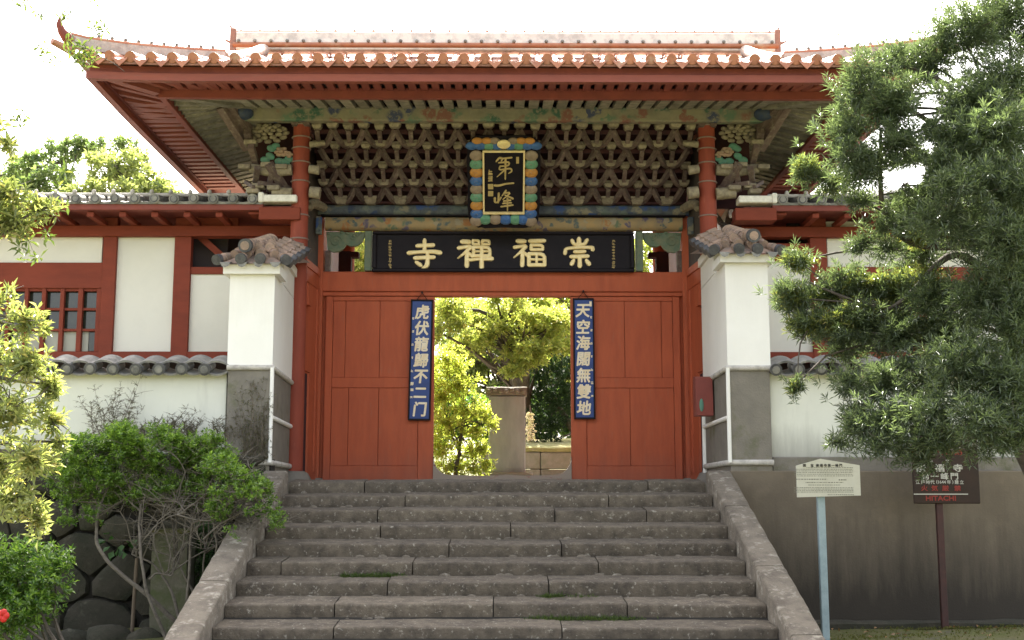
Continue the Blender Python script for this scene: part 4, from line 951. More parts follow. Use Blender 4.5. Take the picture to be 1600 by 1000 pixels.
def build_right(wb, WB, t):
    wb('post', 1268, 1294, 330, 562, -0.04, 0.14, 'redwing'); wb('post', 1420, 1446, 330, 562, -0.04, 0.14, 'redwing')
    wb('plaster_panel', 1292, 1422, 346, 418, 0.03, 0.06, 'plasterwing'); wb('plaster_panel', 1444, 1640, 346, 418, 0.03, 0.06, 'plasterwing')
    wb('tie_beam', 1292, 1660, 417, 446, -0.02, 0.14, 'redwing'); wb('tie_beam', 1180, 1660, 550, 566, -0.03, 0.16, 'redwing')
    wb('plaster_panel', 1160, 1270, 409, 551, 0.03, 0.06, 'plasterwing'); wb('tie_beam', 1160, 1270, 380, 409, -0.01, 0.1, 'redwing')
    wb('plaster_panel', 1230, 1250, 346, 383, 0.3, 0.05, 'gloom')  # dark sheet standing for the dark window, not plaster
    wb('plaster_panel', 1292, 1400, 446, 551, 0.05, 0.06, 'gloom'); wb('plaster_panel', 1400, 1660, 446, 551, 0.03, 0.06, 'plasterwing')  # first panel is a plain dark sheet in the gloom colour
wing('cream-walled side building with red timbers and a mullioned window left of the gate', -1, None, build_left)
wing('cream-walled side building with red timbers right of the gate, half hidden by the big tree', 1, None, build_right)
# bright tiled roof farther back on the right
ht = thing('rear_hall', 'hall with a sunlit grey tiled roof seen through the tree behind the right side building', 'building', (8.2, 9.0, 0))
hb = MB(); hb.box(-3.2, 4.5, -1.8, 2.0, 0.0, 4.1).obj('wall', M['plasterwing'], ht)
hb = MB(); hb.prism([(-3.9,4.6),(0.4,6.9),(3.9,4.6),(3.9,4.5),(0.4,6.78),(-3.9,4.5)], -2.4, 2.2, plane='xz')
hr = MB(); hr.add([(-4.2,-2.6,4.55),(5.0,-2.6,4.55),(4.2,0.4,6.15),(-3.4,0.4,6.15),(-4.2,-2.6,4.45),(5.0,-2.6,4.45),(4.2,0.4,6.0),(-3.4,0.4,6.0),(-4.2,3.0,4.55),(5.0,3.0,4.55)],
    [(0,1,2,3),(4,7,6,5),(0,4,5,1),(3,2,9,8),(0,3,8),(1,9,2)]); hro = hr.obj('roof', M['grey'], ht)
rm = MB()
for i in range(11): rm.tube([(0,3.4*i/11-0.02,1.6*i/11*1.066),(0,3.4*(i+1)/11,1.6*(i+1)/11*1.066)], [0.075,0.06], 6)
rmm = rm.mesh('roof_tile', M['grey'], 50)
for i in range(30): inst('roof_tile', rmm, hro, (-4.1+0.3*i, -2.62, 4.58), None, (1, 0.88 if 2 < i < 27 else 0.4, 0.9 if 2 < i < 27 else 0.4))

# ============================================================ lettering
def text_geom(body, fat=0.0, res=2):
    c = bpy.data.curves.new('t', 'FONT'); c.body = body; c.resolution_u = res; o = bpy.data.objects.new('t', c); COL.objects.link(o)
    me = o.to_mesh(); vs = [(v.co.x, v.co.y) for v in me.vertices]; fs = [tuple(p.vertices) for p in me.polygons]; o.to_mesh_clear()
    bpy.data.objects.remove(o); bpy.data.curves.remove(c)
    if not vs: return [], []
    xs_ = [v[0] for v in vs]; ys_ = [v[1] for v in vs]; mx = (min(xs_)+max(xs_))/2; my = (min(ys_)+max(ys_))/2; 
    return [(x-mx, y-my) for x, y in vs], fs
def put_text(mb, body, cx, cz, size, y, fat=0.0, mi=0, sx=1.0, slant=0.0, depth=0.0004):
    vs, fs = text_geom(body)
    off = [(0,0)] + ([(fat*math.cos(a), fat*math.sin(a)) for a in [i*math.pi/4 for i in range(8)]] if fat else [])
    for k, (ox, oz) in enumerate(off): mb.add([(cx+(x*sx+slant*z_)*size+ox, y-k*depth, cz+z_*size+oz) for x, z_ in vs], fs, mi)
def strokes(mb, st, cx, cz, w_, h_, y, k=1.0, th=0.012):
    """brush strokes: (points, width) in a unit square, built as rounded raised bars"""
    for n_, (pts, wd) in enumerate(st):
        P = [Vector((cx+(p[0]-0.5)*w_, y-0.0005*n_, cz+(p[1]-0.5)*h_)) for p in pts]; wd = wd if hasattr(wd, '__len__') else [wd]*len(P)
        # resample smooth
        Q = []; W_ = []
        for i in range(len(P)-1):
            for j in range(4): Q.append(P[i].lerp(P[i+1], j/4)); W_.append(wd[i]+(wd[i+1]-wd[i])*j/4)
        Q.append(P[-1]); W_.append(wd[-1])
        for _ in range(2):
            Q = [Q[0]] + [(Q[i-1]+Q[i]*2+Q[i+1])/4 for i in range(1, len(Q)-1)] + [Q[-1]]
        d0 = (Q[0]-Q[1]).normalized(); d1 = (Q[-1]-Q[-2]).normalized(); s_ = w_*k
        Q = [Q[0]+d0*W_[0]*s_*0.4] + Q + [Q[-1]+d1*W_[-1]*s_*0.4]; W_ = [W_[0]*0.5] + W_ + [W_[-1]*0.5]
        n = len(Q); vs = []; fs = []
        for i in range(n):
            d = (Q[min(i+1,n-1)]-Q[max(i-1,0)]).normalized(); nr = Vector((-d.z, 0, d.x)); a = W_[i]*s_/2
            for (f, dep) in ((1,0),(0.75,-th*0.8),(0,-th),(-0.75,-th*0.8),(-1,0)): p = Q[i]+nr*a*f; vs.append((p.x, p.y+dep, p.z))
        for i in range(n-1):
            for j in range(4): fs.append((i*5+j, i*5+j+1, (i+1)*5+j+1, (i+1)*5+j))
        fs += [(0,1,2,3,4), tuple(reversed(range((n-1)*5, n*5)))]
        mb.add(vs, fs)
W0 = 0.13
def boxs(x0,x1,y0,y1,w=0.1): return [([(x0,y0),(x0,y1)],w),([(x0,y1),(x1,y1),(x1,y0)],w),([(x0,y0),(x1,y0)],w)]
SHI = [([(0.12,.93),(.33,.92)],.14),([(0.02,.70),(.24,.74),(.40,.76),(.24,.56),(.0,.33)],[.12,.1,.13,.1,.05]),([(.27,.60),(.26,.05)],[.12,.14]),([(.33,.5),(.42,.40)],.1)]
G = {
 '寺': [([(.5,1.0),(.5,.6)],[.13,.12]),([(.27,.80),(.78,.83)],.13),([(.0,.54),(.2,.57),(.8,.60),(1.0,.55)],[.14,.11,.13,.15]),([(.2,.36),(.8,.39)],.13),([(.6,.5),(.60,.08),(.45,.0)],[.12,.15,.08]),([(.25,.20),(.38,.10)],[.12,.13])],
 '禪': SHI + boxs(.44,.62,.84,.97,.08) + boxs(.72,.92,.84,.97,.08) + boxs(.46,.94,.42,.73,.10) + [([(.46,.575),(.94,.575)],.07),([(.70,.74),(.70,.0)],[.10,.14]),([(.34,.26),(.6,.30),(1.0,.31)],[.10,.09,.13])],
 '福': SHI + [([(.50,.93),(.95,.94)],.13)] + boxs(.54,.90,.62,.78,.10) + boxs(.47,.96,.06,.46,.12) + [([(.47,.26),(.96,.26)],.08),([(.71,.46),(.71,.06)],.08)],
 '崇': [([(.5,1.0),(.5,.80)],.15),([(.28,.94),(.33,.80),(.68,.80),(.76,.96)],[.13,.11,.11,.13]),([(.04,.48),(.06,.66),(.5,.70),(.96,.70),(.94,.62)],[.13,.11,.10,.12,.14]),([(.36,.54),(.68,.55)],.12),([(.24,.36),(.78,.38)],.13),([(.52,.36),(.52,.02)],[.13,.15]),([(.32,.22),(.26,.10)],[.12,.15]),([(.74,.22),(.82,.10)],[.12,.15])],
 '第': [([(.02,.80),(.20,.97),(.42,.93),(.30,.80)],[.10,.13,.11,.06]),([(.30,.92),(.92,.97)],[.10,.12]),([(.62,.95),(.48,.78)],[.1,.06]),([(.16,.74),(.80,.78),(.74,.60),(.24,.58)],[.10,.12,.11,.09]),([(.24,.58),(.16,.40),(.90,.50),(.94,.34),(.74,.26)],[.1,.09,.12,.10,.05]),([(.56,.88),(.55,.0)],[.13,.09]),([(.52,.42),(.06,.10)],[.11,.05])],
 '一': [([(.0,.36),(.18,.30),(.6,.58),(1.0,.66)],[.16,.17,.13,.12])],
 '峰': [([(.24,.86),(.20,.40)],[.12,.1]),([(.03,.62),(.02,.40),(.20,.42),(.36,.66)],[.14,.12,.1,.1]),([(.62,1.0),(.42,.74)],[.11,.07]),([(.56,.88),(.88,.90),(.46,.56)],[.09,.11,.06]),([(.56,.78),(.98,.60)],[.07,.13]),([(.50,.48),(.86,.52)],.10),([(.46,.36),(.90,.40)],.10),([(.36,.20),(.98,.28)],[.1,.11]),([(.70,.62),(.70,.0)],[.11,.07])],
}
def scribble(mb, cx, cz, w_, h_, y, seed, k=0.16):
    r = random.Random(seed); st = []
    for i in range(5):
        if r.random() < 0.6: a = r.uniform(0.05,.95); st.append(([(r.uniform(0,.3),a),(r.uniform(.7,1),a+r.uniform(-.1,.12))], k))
        else: a = r.uniform(.2,.8); st.append(([(a,r.uniform(.7,1)),(a+r.uniform(-.2,.2),r.uniform(0,.3))], k))
    strokes(mb, st, cx, cz, w_, h_, y, th=0.004)
# name board
nb = thing('name_board', 'long black lacquered board with four large gold characters above the doorway', 'sign', (0, 3.42, 3.33))
yB = 3.40; pTL = at(582,361,yB); pBR = at(992,425,yB); nx0, nx1, nz0, nz1 = pTL.x, pBR.x, pBR.z-3.33, pTL.z-3.33
f = MB(); f.box(nx0+0.04, nx1-0.04, 0.02, 0.06, nz0+0.03, nz1-0.03).obj('panel', M['black'], nb)
for (a,b_,c,d) in ((nx0,nx1,nz0,nz0+0.055),(nx0,nx1,nz1-0.05,nz1),(nx0,nx0+0.07,nz0+0.057,nz1-0.052),(nx1-0.07,nx1,nz0+0.057,nz1-0.052)):
    MB().cbox(a,b_,-0.03,0.045,c,d,0.014).obj('frame', M['black'], nb)
for ch, px, wpx in (('寺',663,49),('禪',742,53),('福',828,50),('崇',905,48)):
    py = {'寺':396.5,'禪':395.5,'福':394.5,'崇':394.5}[ch]; c = at(px, py, yB); s_ = 1/ppm(yB, c.z); m = MB()
    strokes(m, G[ch], c.x, c.z-3.33, wpx*s_*1.0, 44*s_, 0.018, 1.12, 0.03); m.obj('gold_character', M['gold'], nb, 40)
for px, sd in ((609,1),(959,2)):
    m = MB()
    for i in range(10): c = at(px, 376+i*4.6, yB); scribble(m, c.x, c.z-3.33, 0.05, 0.038, 0.018, sd*50+i)
    m.obj('small_inscription', M['golddull'], nb, 0)
# hanging vertical plaque (leans forward)
pb_ = at(787,351,2.82); pt_ = at(787,216,1.92); lean = math.atan2(pb_.y-pt_.y, pt_.z-pb_.z); H = (pt_-pb_).length
pl = thing('hanging_plaque', 'upright black plaque with gold characters and coloured cloud border, hung before the bracket net', 'plaque', pb_)
pl.rotation_euler = (lean, 0, 0)
sc_ = H/135.0       # metres per photo pixel on the board
def q(px, py): return ((px-787)*sc_, (351-py)*sc_)
def rbox(m, x0, y0, x1, y1, ya, yb, c=0.005): a = q(x0,y1); b_ = q(x1,y0); m.cbox(a[0], b_[0], ya, yb, a[1], b_[1], c); return m
m = MB(); out = []
for i in range(64):
    t = 2*math.pi*i/64; cx_, cz_ = 787, 286; rx, rz = 52, 72
    ux = math.copysign(abs(math.cos(t))**0.28, math.cos(t)); uz = math.copysign(abs(math.sin(t))**0.28, math.sin(t))
    k = 1+0.010*math.sin(i*2.7); a = q(cx_+rx*ux*k, cz_-rz*uz*k); out.append(a)
m.prism(out, 0.03, 0.07).obj('back_board', M['black'], pl)
m = MB(); rbox(m, 758, 235, 816, 332, 0.0, 0.03).obj('panel', M['black'], pl)
for (a,b_,c,d) in ((757,234,817,236.5),(757,330,817,333),(757,237,759.5,330),(814.5,237,817,330)): m = MB(); rbox(m, a, b_, c, d, -0.035, 0.02, 0.002).obj('gold_frame', M['gold'], pl)
cols = ['ct','cg','co','cb','ct','cg','co','cb']
def cloud(px, py, mt, rx=9.5, rz=9, seed=0):
    c = q(px, py); b = MB(); b.ell((c[0], 0.01, c[1]), (rx*sc_, 0.045, rz*sc_), 14, 8)
    b.tube([(c[0]+math.cos(t)*(0.8+t*0.62)*sc_*rx/9.5, 0.012-0.046*math.sqrt(max(0.02,1-(t/11)**2)), c[1]+math.sin(t)*(0.8+t*0.62)*sc_*rz/9.5) for t in [k*0.6 for k in range(18)]], 0.005, 4, False)
    o = b.obj('cloud_carving', M[mt], pl, 60)
    return o
for i, cc in enumerate(cols):
    y = 243+i*13.0; rz_ = 8.4
    cloud(748.3, y, cc, 9.8, rz_); cloud(825.7, y, cc, 9.8, rz_)
for px, cc in ((747,'ct'),(760,'cg'),(775,'ct'),(790,'cb'),(804,'cg'),(826,'ct'),(815,'cb')): cloud(px, 343 if px not in (747,826) else 346, cc, 9.5, 8.5)
for px, cc in ((742,'cb'),(754,'cb'),(766,'cg'),(778,'cb'),(796,'cb'),(808,'cg'),(820,'cb'),(832,'cb')): cloud(px, 228, cc, 9, 6)
for px, cc in ((750,'co'),(763,'co'),(774,'ct'),(800,'ct'),(811,'co'),(823,'co')): cloud(px, 220.5, cc, 8, 5)
c = q(787, 224); MB().ell((c[0], -0.03, c[1]), (9.5*sc_, 0.035, 7*sc_), 16, 10).obj('gold_disc', M['gold'], pl, 60)
# relief spirals on clouds
m = MB()
for i in range(8):
    for px in (748.3, 825.7):
        c = q(px, 243+i*13.0); pts = [(c[0]+math.cos(t)*(0.8+t*0.75)*sc_, -0.037+0.0022*t, c[1]+math.sin(t)*(0.8+t*0.65)*sc_) for t in [k*0.6 for k in range(16)]]; m.tube(pts, 0.0035, 4, False)
kind(m.obj('cloud_outline', M['cap'], pl, 0), 'stuff')
for ch, px, py, wp, hp_ in (('第',788,261,24,34),('一',787.5,286.5,27,12),('峰',787,312,27,32)):
    c = q(px, py); m = MB(); strokes(m, G[ch], c[0], c[1], wp*sc_, hp_*sc_, -0.004, 1.0 if ch != '一' else 0.8, 0.012); m.obj('gold_character', M['golddull'], pl, 40)
m = MB(); rbox(m, 764.5,286,772,294, -0.012, -0.002, 0.001); rbox(m, 764.5,297,772,305, -0.012, -0.002, 0.001); rbox(m, 804.5,244,808.5,254, -0.012,-0.002,0.001); m.obj('seal_mark', M['golddull'], pl)
m = MB()
for i in range(3):
    c = q(768, 267+i*6.5); scribble(m, c[0], c[1], 6*sc_, 6.5*sc_, -0.004, 7+i, 0.22)
m.obj('small_inscription', M['golddull'], pl, 0)
# couplet boards
def couplet(label, x0, x1, y0, y1, text, tilt, dots):
    Yc_ = 3.53; cx_ = (x0+x1)/2; c = at(cx_, y0, Yc_); s_ = 1/ppm(Yc_, 2.0); W_ = (x1-x0)*s_; e = at(cx_, y1, Yc_); Hh = c.z-e.z
    t = thing('couplet_board', label, 'sign', (c.x, Yc_, c.z), 'blue calligraphy boards beside the doorway'); t.rotation_euler = (0, tilt, 0)
    MB().cbox(-W_/2+0.02, W_/2-0.02, 0.005, 0.03, -Hh+0.02, -0.02, 0.003).obj('panel', M['blue'], t)
    for (a,b_,c_,d) in ((-W_/2,W_/2,-Hh,-Hh+0.028),(-W_/2,W_/2,-0.026,0),(-W_/2,-W_/2+0.024,-Hh+0.029,-0.027),(W_/2-0.024,W_/2,-Hh+0.029,-0.027)): MB().cbox(a,b_,-0.012,0.035,c_,d,0.004).obj('frame', M['black'], t)
    n = len(text); z_ = -0.07
    for i, ch in enumerate(text):
        ht_ = (Hh-0.12)/n; m = MB(); put_text(m, ch, 0.0+(0.012 if dots < 0 else -0.012)*0+(0.008 if dots<0 else -0.008), z_-ht_*(i+0.5), 0.235*(0.92 if ch in '二一' else 1), 0.003, 0.0075, 0, 0.95, 0.10, 0.0003)
        m.obj('gold_character', M['charcream'], t, 0)
    m = MB()
    for i in range(7):
        scribble(m, dots*(W_/2-0.045), -0.30-i*(Hh-0.45)/7, 0.035, 0.035, 0.003, i+3, 0.25)
    m.obj('small_inscription', M['charcream'], t, 0)
    m = MB()
    if dots < 0:
        for k in (1.32, 1.42): m.cbox(-W_/2+0.03, -W_/2+0.075, -0.002, 0.004, -k-0.02, -k+0.02, 0.001)
    else: m.cbox(W_/2-0.07, W_/2-0.035, -0.002, 0.004, -0.13, -0.05, 0.001)
    m.obj('seal_mark', M['charcream'], t)
    m = MB(); m.tube([(-0.08,0.01,0.0),(0,0.0,0.10),(0.08,0.01,0.0)], 0.006, 5); m.obj('hanging_cord', M['black'], t, 0)
    m = MB(); m.tube([(0,0.04,0.11),(0,-0.03,0.11)], 0.016, 8); m.obj('hook', M['black'], t, 0)
    return t
M['charcream'] = mat('cream_gold_lettering', (0.80,0.66,0.42), (0.86,0.78,0.62), 14, 0.6)
couplet('blue calligraphy board hanging left of the doorway, seven cream characters', 642, 677, 468, 657, '虎伏龍歸不二门', R(0.8), -1)
couplet('blue calligraphy board hanging right of the doorway, seven cream characters', 895, 928, 466, 655, '天空海闊無雙地', R(-0.2), 1)

# ============================================================ signs on posts
ysg = -1.45; a = at(1245,777,ysg); b_ = at(1344,777,ysg); top = at(1244,727,ysg).z; apex = at(1292,717,ysg).z; bx = at(1291,990,ysg)
sg = thing('information_sign', 'cream explanation board on a pale blue post at the foot of the concrete wall', 'sign', (bx.x, ysg, -1.78))
cx_ = bx.x; z_ = -1.78
pw = [(a.x-cx_, a.z-z_),(b_.x-cx_, a.z-z_+0.02),(b_.x-cx_, top-z_),(0.0, apex-z_),(a.x-cx_, top-z_-0.005)]
MB().prism(pw, -0.03, 0.0).obj('board', M['signw'], sg)
MB().cbox(-0.042, 0.042, 0.002, 0.07, 0.0, a.z-z_+0.2, 0.006).obj('post', M['bluepost'], sg)
s_ = 1/ppm(ysg, -0.2)
def sp(px, py): return ((px-1291)*s_, a.z-z_+(777-py)*s_)
m = MB(); 
for ch, px in zip('国宝崇福寺第一峰門', (1265,1277,1285.5,1291.5,1298,1304,1310,1316,1322)):
    c = sp(px, 727.5); put_text(m, ch, c[0], c[1], 0.036, -0.032, 0.0012)
m.obj('title', M['ink'], sg, 0)
m = MB(); r_ = random.Random(4)
for (py, x0, x1, hh) in [(731,1268,1341,.9)]+[(733.5+i*2.6,1249,1341,.9) for i in range(5)]+[(749,1251,1300,1.4),(750,1318,1330,1.8),(754,1266,1325,1.2),(758,1270,1320,1)]+[(762+i*2.3,1248,1341,.9) for i in range(4)]+[(773,1300,1341,1.1)]:
    x = x0
    while x < x1:
        wl_ = r_.uniform(1.0, 3.6); c0 = sp(x, py+hh/2); c1 = sp(min(x+wl_, x1), py-hh/2)
        m.box(c0[0], c1[0], -0.0318, -0.031, c0[1], c1[1]); x += wl_+r_.uniform(0.5, 1.3)
m.obj('small_print', M['inkgrey'], sg, 0)
ysd = -0.55; a = at(1427,787,ysd); b_ = at(1531,787,ysd); tp = at(1480,664,ysd); ft = at(1478,980,ysd)
dk = thing('notice_sign', 'dark brown notice board with red and white lettering on a rusty post', 'sign', (ft.x, ysd, ft.z-0.05))
cx_, z_ = dk.location.x, dk.location.z; s2 = 1/ppm(ysd, -0.1)
MB().cbox(a.x-cx_, b_.x-cx_, -0.03, 0.0, a.z-z_, tp.z-z_, 0.01).obj('board', M['signk'], dk)
MB().cbox(-0.04, 0.04, 0.002, 0.06, 0.0, a.z-z_+0.4, 0.006).obj('post', M['brownpost'], dk)
def dp(px, py): return ((px-1478.5)*s2, a.z-z_+(787-py)*s2)
def line(chs, xs_, py, size, mt, fat, name, sx=1.0):
    m = MB()
    for ch, px in zip(chs, xs_):
        if ch != ' ': c = dp(px, py); put_text(m, ch, c[0], c[1], size, -0.032, fat, 0, sx)
    m.obj(name, M[mt], dk, 0)
line('重要文化財', (1443,1463,1480,1495,1511), 706, 0.085, 'signred', 0.0025, 'red_lettering', 1.2)
line('国宝', (1466,1492), 721, 0.045, 'signwhite', 0.001, 'white_lettering')
line('崇福寺', (1450,1479,1508), 731.5, 0.098, 'signwhite', 0.0025, 'white_lettering', 1.3)
line('第一峰門', (1456,1471,1487,1502), 744.5, 0.088, 'signwhite', 0.0022, 'white_lettering', 1.2)
line(['江','戸','時','代','(','1644','年',')','建','立'], (1444,1452,1460,1467,1474,1482,1493,1499,1505,1513), 753.5, 0.052, 'signwhite', 0.001, 'white_lettering')
line('火気厳禁', (1454,1470,1487,1506), 763, 0.07, 'signred', 0.002, 'red_lettering', 1.2)
c0 = dp(1437, 773); c1 = dp(1522, 771.5); MB().box(c0[0], c1[0], -0.034, -0.031, c0[1], c0[1]+0.012).obj('white_rule', M['signwhite'], dk)
m = MB(); c = dp(1479, 778.5); put_text(m, 'HITACHI', c[0], c[1], 0.082, -0.032, 0.003, 0, 1.15); m.obj('red_lettering', M['signred'], dk, 0)

# ============================================================ garden behind the gate
mo = thing('stone_monument', 'tall pale grey stone slab monument with carved cap seen through the doorway', 'monument', (0,0,0))
ym = 8.6; p0 = at(768,738,ym); p1 = at(821,738,ym); pt = at(795,605,ym).z; pc = at(795,619,ym).z; px0 = at(760,612,ym).x; px1 = at(823,612,ym).x
mo.location = ((p0.x+p1.x)/2, ym, 0); ox = mo.location.x
MB().cbox(p0.x-ox-0.06, p1.x-ox, -0.14, 0.14, 0.0, pc, 0.02).obj('slab', M['monument'], mo)
cp = MB(); cp.rough(px0-ox, px1-ox, [(-0.19,pc+0.004),(-0.19,pt-0.04),(-0.15,pt),(0.15,pt),(0.19,pt-0.04),(0.19,pc+0.004)], 0.06, 0.02); 
for i in range(7): cp.ell((px0-ox+0.06+i*0.11, -0.19, (pc+pt)/2+0.02*math.sin(i*2)), (0.055,0.03,0.04), 7, 5)
cp.obj('carved_cap', M['basestone'], mo, 50)
MB().cbox(px0-ox-0.15, px1-ox+0.12, -0.35, 0.35, 0.0, 0.27, 0.03).obj('plinth', M['basestone'], mo)
yw = 9.6; zt = at(860,706,yw).z
pw_ = thing('planter_wall', 'low pale stone wall with mossy top to the right of the monument, through the doorway', 'wall', (0, yw, 0))
x = -0.5
while x < 4.2:
    wd = rnd.uniform(0.5, 0.8)
    for zz in (0, 1): MB().cbox(x+0.008, x+wd-0.008, 0+rnd.uniform(-.01,.01), 0.3, zt*0.5*zz+0.006-0.06*(zz==0), zt*0.5*(zz+1)-0.004, 0.015).obj('stone', M['yardstone'], pw_)
    x += wd
MB().rough(-0.6, 4.3, [(-0.05,zt),(-0.06,zt+0.07),(0.0,zt+0.10),(0.35,zt+0.09),(0.35,zt)], 0.1, 0.02).obj('coping', M['drymoss'], pw_)
sheet('moss_bank', [0.4+i*0.35 for i in range(20)], [yw+0.25+i*0.3 for i in range(14)], lambda x, y: zt+0.03+(y-yw)*0.10+0.05*noise.noise(Vector((x*2,y*2,0))), M['drymoss'])
gp = thing('garden_boulder_wall', 'pale stacked stone wall at the far right beyond the doorway', 'wall', (2.25, 12.3, zt+0.1))
for i in range(5):
    for j in range(4):
        MB().ell((0.34*i+0.15*(j%2), rnd.uniform(-.05,.05), 0.24*j), (0.175,0.10,0.125), 5, 4, rot=Matrix.Rotation(rnd.uniform(0,3), 3, 'Y')).obj('stone', M['yardstone'], gp, 50)
# ============================================================ PLANTS
def ppad(px, py, rx, ry, Y, depth=None):
    c = at(px, py, Y); s_ = 1/ppm(Y, c.z); return ((c.x, c.y, c.z), (rx*s_, (depth if depth else (rx+ry)/2*1.1)*s_, ry*s_))
# ---- big podocarpus on the right
tr = thing('podocarpus_tree', 'large dark green needle-leaved tree at the right edge, its branches hanging over the two signs', 'tree', (6.15, -3.2, -1.85))
O = Vector(tr.location)
pads = [ppad(*p) for p in (
 (1348,130,40,48,-4.4),(1325,205,42,50,-4.4),(1390,95,34,26,-4.2),(1400,160,44,44,-4.6),(1350,262,38,32,-4.3),(1445,100,50,46,-4.0),(1505,50,62,55,-4.2),(1570,25,60,60,-4.0),(1560,120,60,42,-4.6),
 (1480,215,52,40,-4.8),(1560,205,60,50,-5.2),(1500,290,46,32,-5.4),(1575,290,60,48,-5.4),(1420,330,52,24,-4.0),(1345,315,28,16,-4.0),
 (1500,350,60,32,-4.6),(1575,380,62,52,-5.5),(1440,395,42,26,-3.6),(1260,268,26,22,-3.8),(1300,285,24,22,-3.8),
 (1245,408,26,15,-3.6),(1236,465,34,30,-3.8),(1290,455,36,26,-3.6),(1330,440,40,26,-3.8),(1275,505,44,28,-3.9),(1340,505,50,34,-4.0),(1395,455,46,32,-3.8),(1400,525,50,36,-4.2),(1320,545,34,18,-3.8),
 (1460,470,48,46,-4.4),(1530,460,56,50,-5.2),(1585,500,50,60,-5.4),(1440,585,56,40,-4.6),(1380,600,44,32,-4.8),(1500,570,60,50,-5.4),(1570,610,56,56,-5.6),
 (1345,650,34,20,-4.6),(1400,655,54,30,-5.0),(1460,640,50,40,-5.4),(1530,655,56,34,-5.8),(1310,692,20,11,-4.6),(1440,715,22,24,-5.2),(1400,225,40,40,-4.7),(1440,300,44,34,-4.4),(1500,160,50,40,-4.7),(1470,260,40,30,-5.0),(1385,385,24,20,-4.0),(1545,260,50,40,-4.4),(1470,350,50,30,-5.2),(1340,250,40,40,-4.6),(1595,660,30,22,-5.6),(1245,600,13,16,-3.9),(1585,420,45,60,-4.8),(1480,520,50,50,-4.0),(1410,700,22,12,-4.8),
 (1540,330,50,50,-3.8),(1600,170,40,60,-3.6),(1640,300,60,160,-4.4),(1660,80,60,90,-4.2),(1650,520,60,120,-4.6))]
pads += [ppad(*p) for p in ((1350,668,40,22,-5.0),(1380,690,40,16,-5.2),(1460,690,44,22,-5.4),(1550,690,50,18,-5.6),(1325,600,30,20,-4.6),(1430,250,40,30,-4.2),(1530,200,50,40,-4.2),(1350,380,26,16,-4.0),(1600,560,50,50,-4.6))]
pads += [ppad(*p) for p in ((1445,275,26,18,-4.6),(1500,255,30,24,-4.8),(1410,290,22,18,-4.5),(1385,170,30,30,-4.6),(1540,150,40,30,-4.8),(1400,350,34,18,-4.2))]
P, A, B = pad_points(pads, 225, 0.8); P = P + rng.normal(size=P.shape)*0.07*(rng.random((len(P),1)) < 0.5)
keep = np.ones(len(P), bool)
# natural holes in the crown
for (px, py, r) in ((1452,172,13),(1348,215,9),(1470,120,8),(1430,272,20),(1400,285,14),(1452,232,9),(1520,108,7)):
    c = at(px, py, -4.4); s_ = 1/ppm(-4.4, c.z); ray = (c - CAM).normalized(); w0 = P - np.array(CAM); tpar = w0 @ np.array(ray); dist = np.linalg.norm(w0 - tpar[:,None]*np.array(ray), axis=1); keep &= dist > r*s_*(0.8+0.5*rng.random(len(P)))
P, A = P[keep], A[keep]
A = A + np.array([-0.1,-0.35,0.15])
crown('crown', P-np.array(O), A, 14, 0.088, 0.0095, L['podo'], tr, 20, 80, drop=0.1, bias=0.45)
pads2 = [ppad(*p) for p in ((1245,410,26,15,-3.6),(1240,465,30,26,-3.8),(1300,460,36,22,-3.6),(1350,440,40,20,-3.8),(1270,505,40,24,-3.9),(1335,500,46,26,-4.0),(1390,450,44,24,-3.8),(1400,500,40,24,-4.0),(1262,262,24,18,-3.8),(1310,290,22,16,-3.8),(1440,440,40,30,-4.0),(1430,370,30,20,-3.9),(1240,605,10,12,-3.9))]
P, A, B = pad_points(pads2, 200, 0.9)
crown('leaf_sprays', P-np.array(O), A+np.array([-0.3,-0.2,0.3]), 13, 0.078, 0.010, leafmat('sunlit_podocarpus_leaf', (0.08,0.11,0.03), (0.19,0.22,0.07), (0.36,0.29,0.10), 0.45, 0.3, 0.8), tr, 20, 75, bias=0.6)  # yellower leaf copy that paints sunlight onto the tree's left sprays
tk = MB(); pA = lambda px, py, Y: at(px, py, Y)-O
base = Vector((0,0,0)); rs = random.Random(11)
t1 = limb(tk, (0,0,-0.1), pA(1602,700,-3.4), 0.16, 0.12, 0.03, 6, 10, rs)
t2 = limb(tk, t1[-1], pA(1595,470,-3.6), 0.12, 0.09, 0.05, 6, 10, rs); t3 = limb(tk, t2[-1], pA(1560,170,-4.0), 0.09, 0.05, 0.06, 6, 8, rs)
def chain(pts, r0, r1, sides=7):
    P_ = [pA(*p) for p in pts]; Q = []
    for i in range(len(P_)-1):
        for j in range(3): Q.append(P_[i].lerp(P_[i+1], j/3))
    Q.append(P_[-1])
    for _ in range(2): Q = [Q[0]]+[(Q[i-1]+Q[i]*2+Q[i+1])/4 for i in range(1,len(Q)-1)]+[Q[-1]]
    n = len(Q); tk.tube(Q, [r0+(r1-r0)*i/(n-1) for i in range(n)], sides)
chain([(1600,420,-3.6),(1540,375,-3.7),(1475,388,-3.8),(1420,380,-3.9),(1395,355,-4.0),(1376,322,-4.1),(1376,270,-4.2),(1376,200,-4.3)], 0.055, 0.014)
chain([(1596,500,-3.6),(1520,400,-3.9),(1480,395,-4.1),(1440,440,-4.2),(1412,470,-4.2),(1378,488,-4.1)], 0.05, 0.012)
chain([(1598,540,-3.6),(1500,430,-4.0),(1440,465,-4.0),(1411,488,-4.0),(1330,470,-3.9),(1262,440,-3.8)], 0.05, 0.008)
chain([(1598,600,-3.6),(1500,560,-4.6),(1400,590,-4.7),(1340,650,-4.6),(1300,695,-4.6)], 0.05, 0.008)
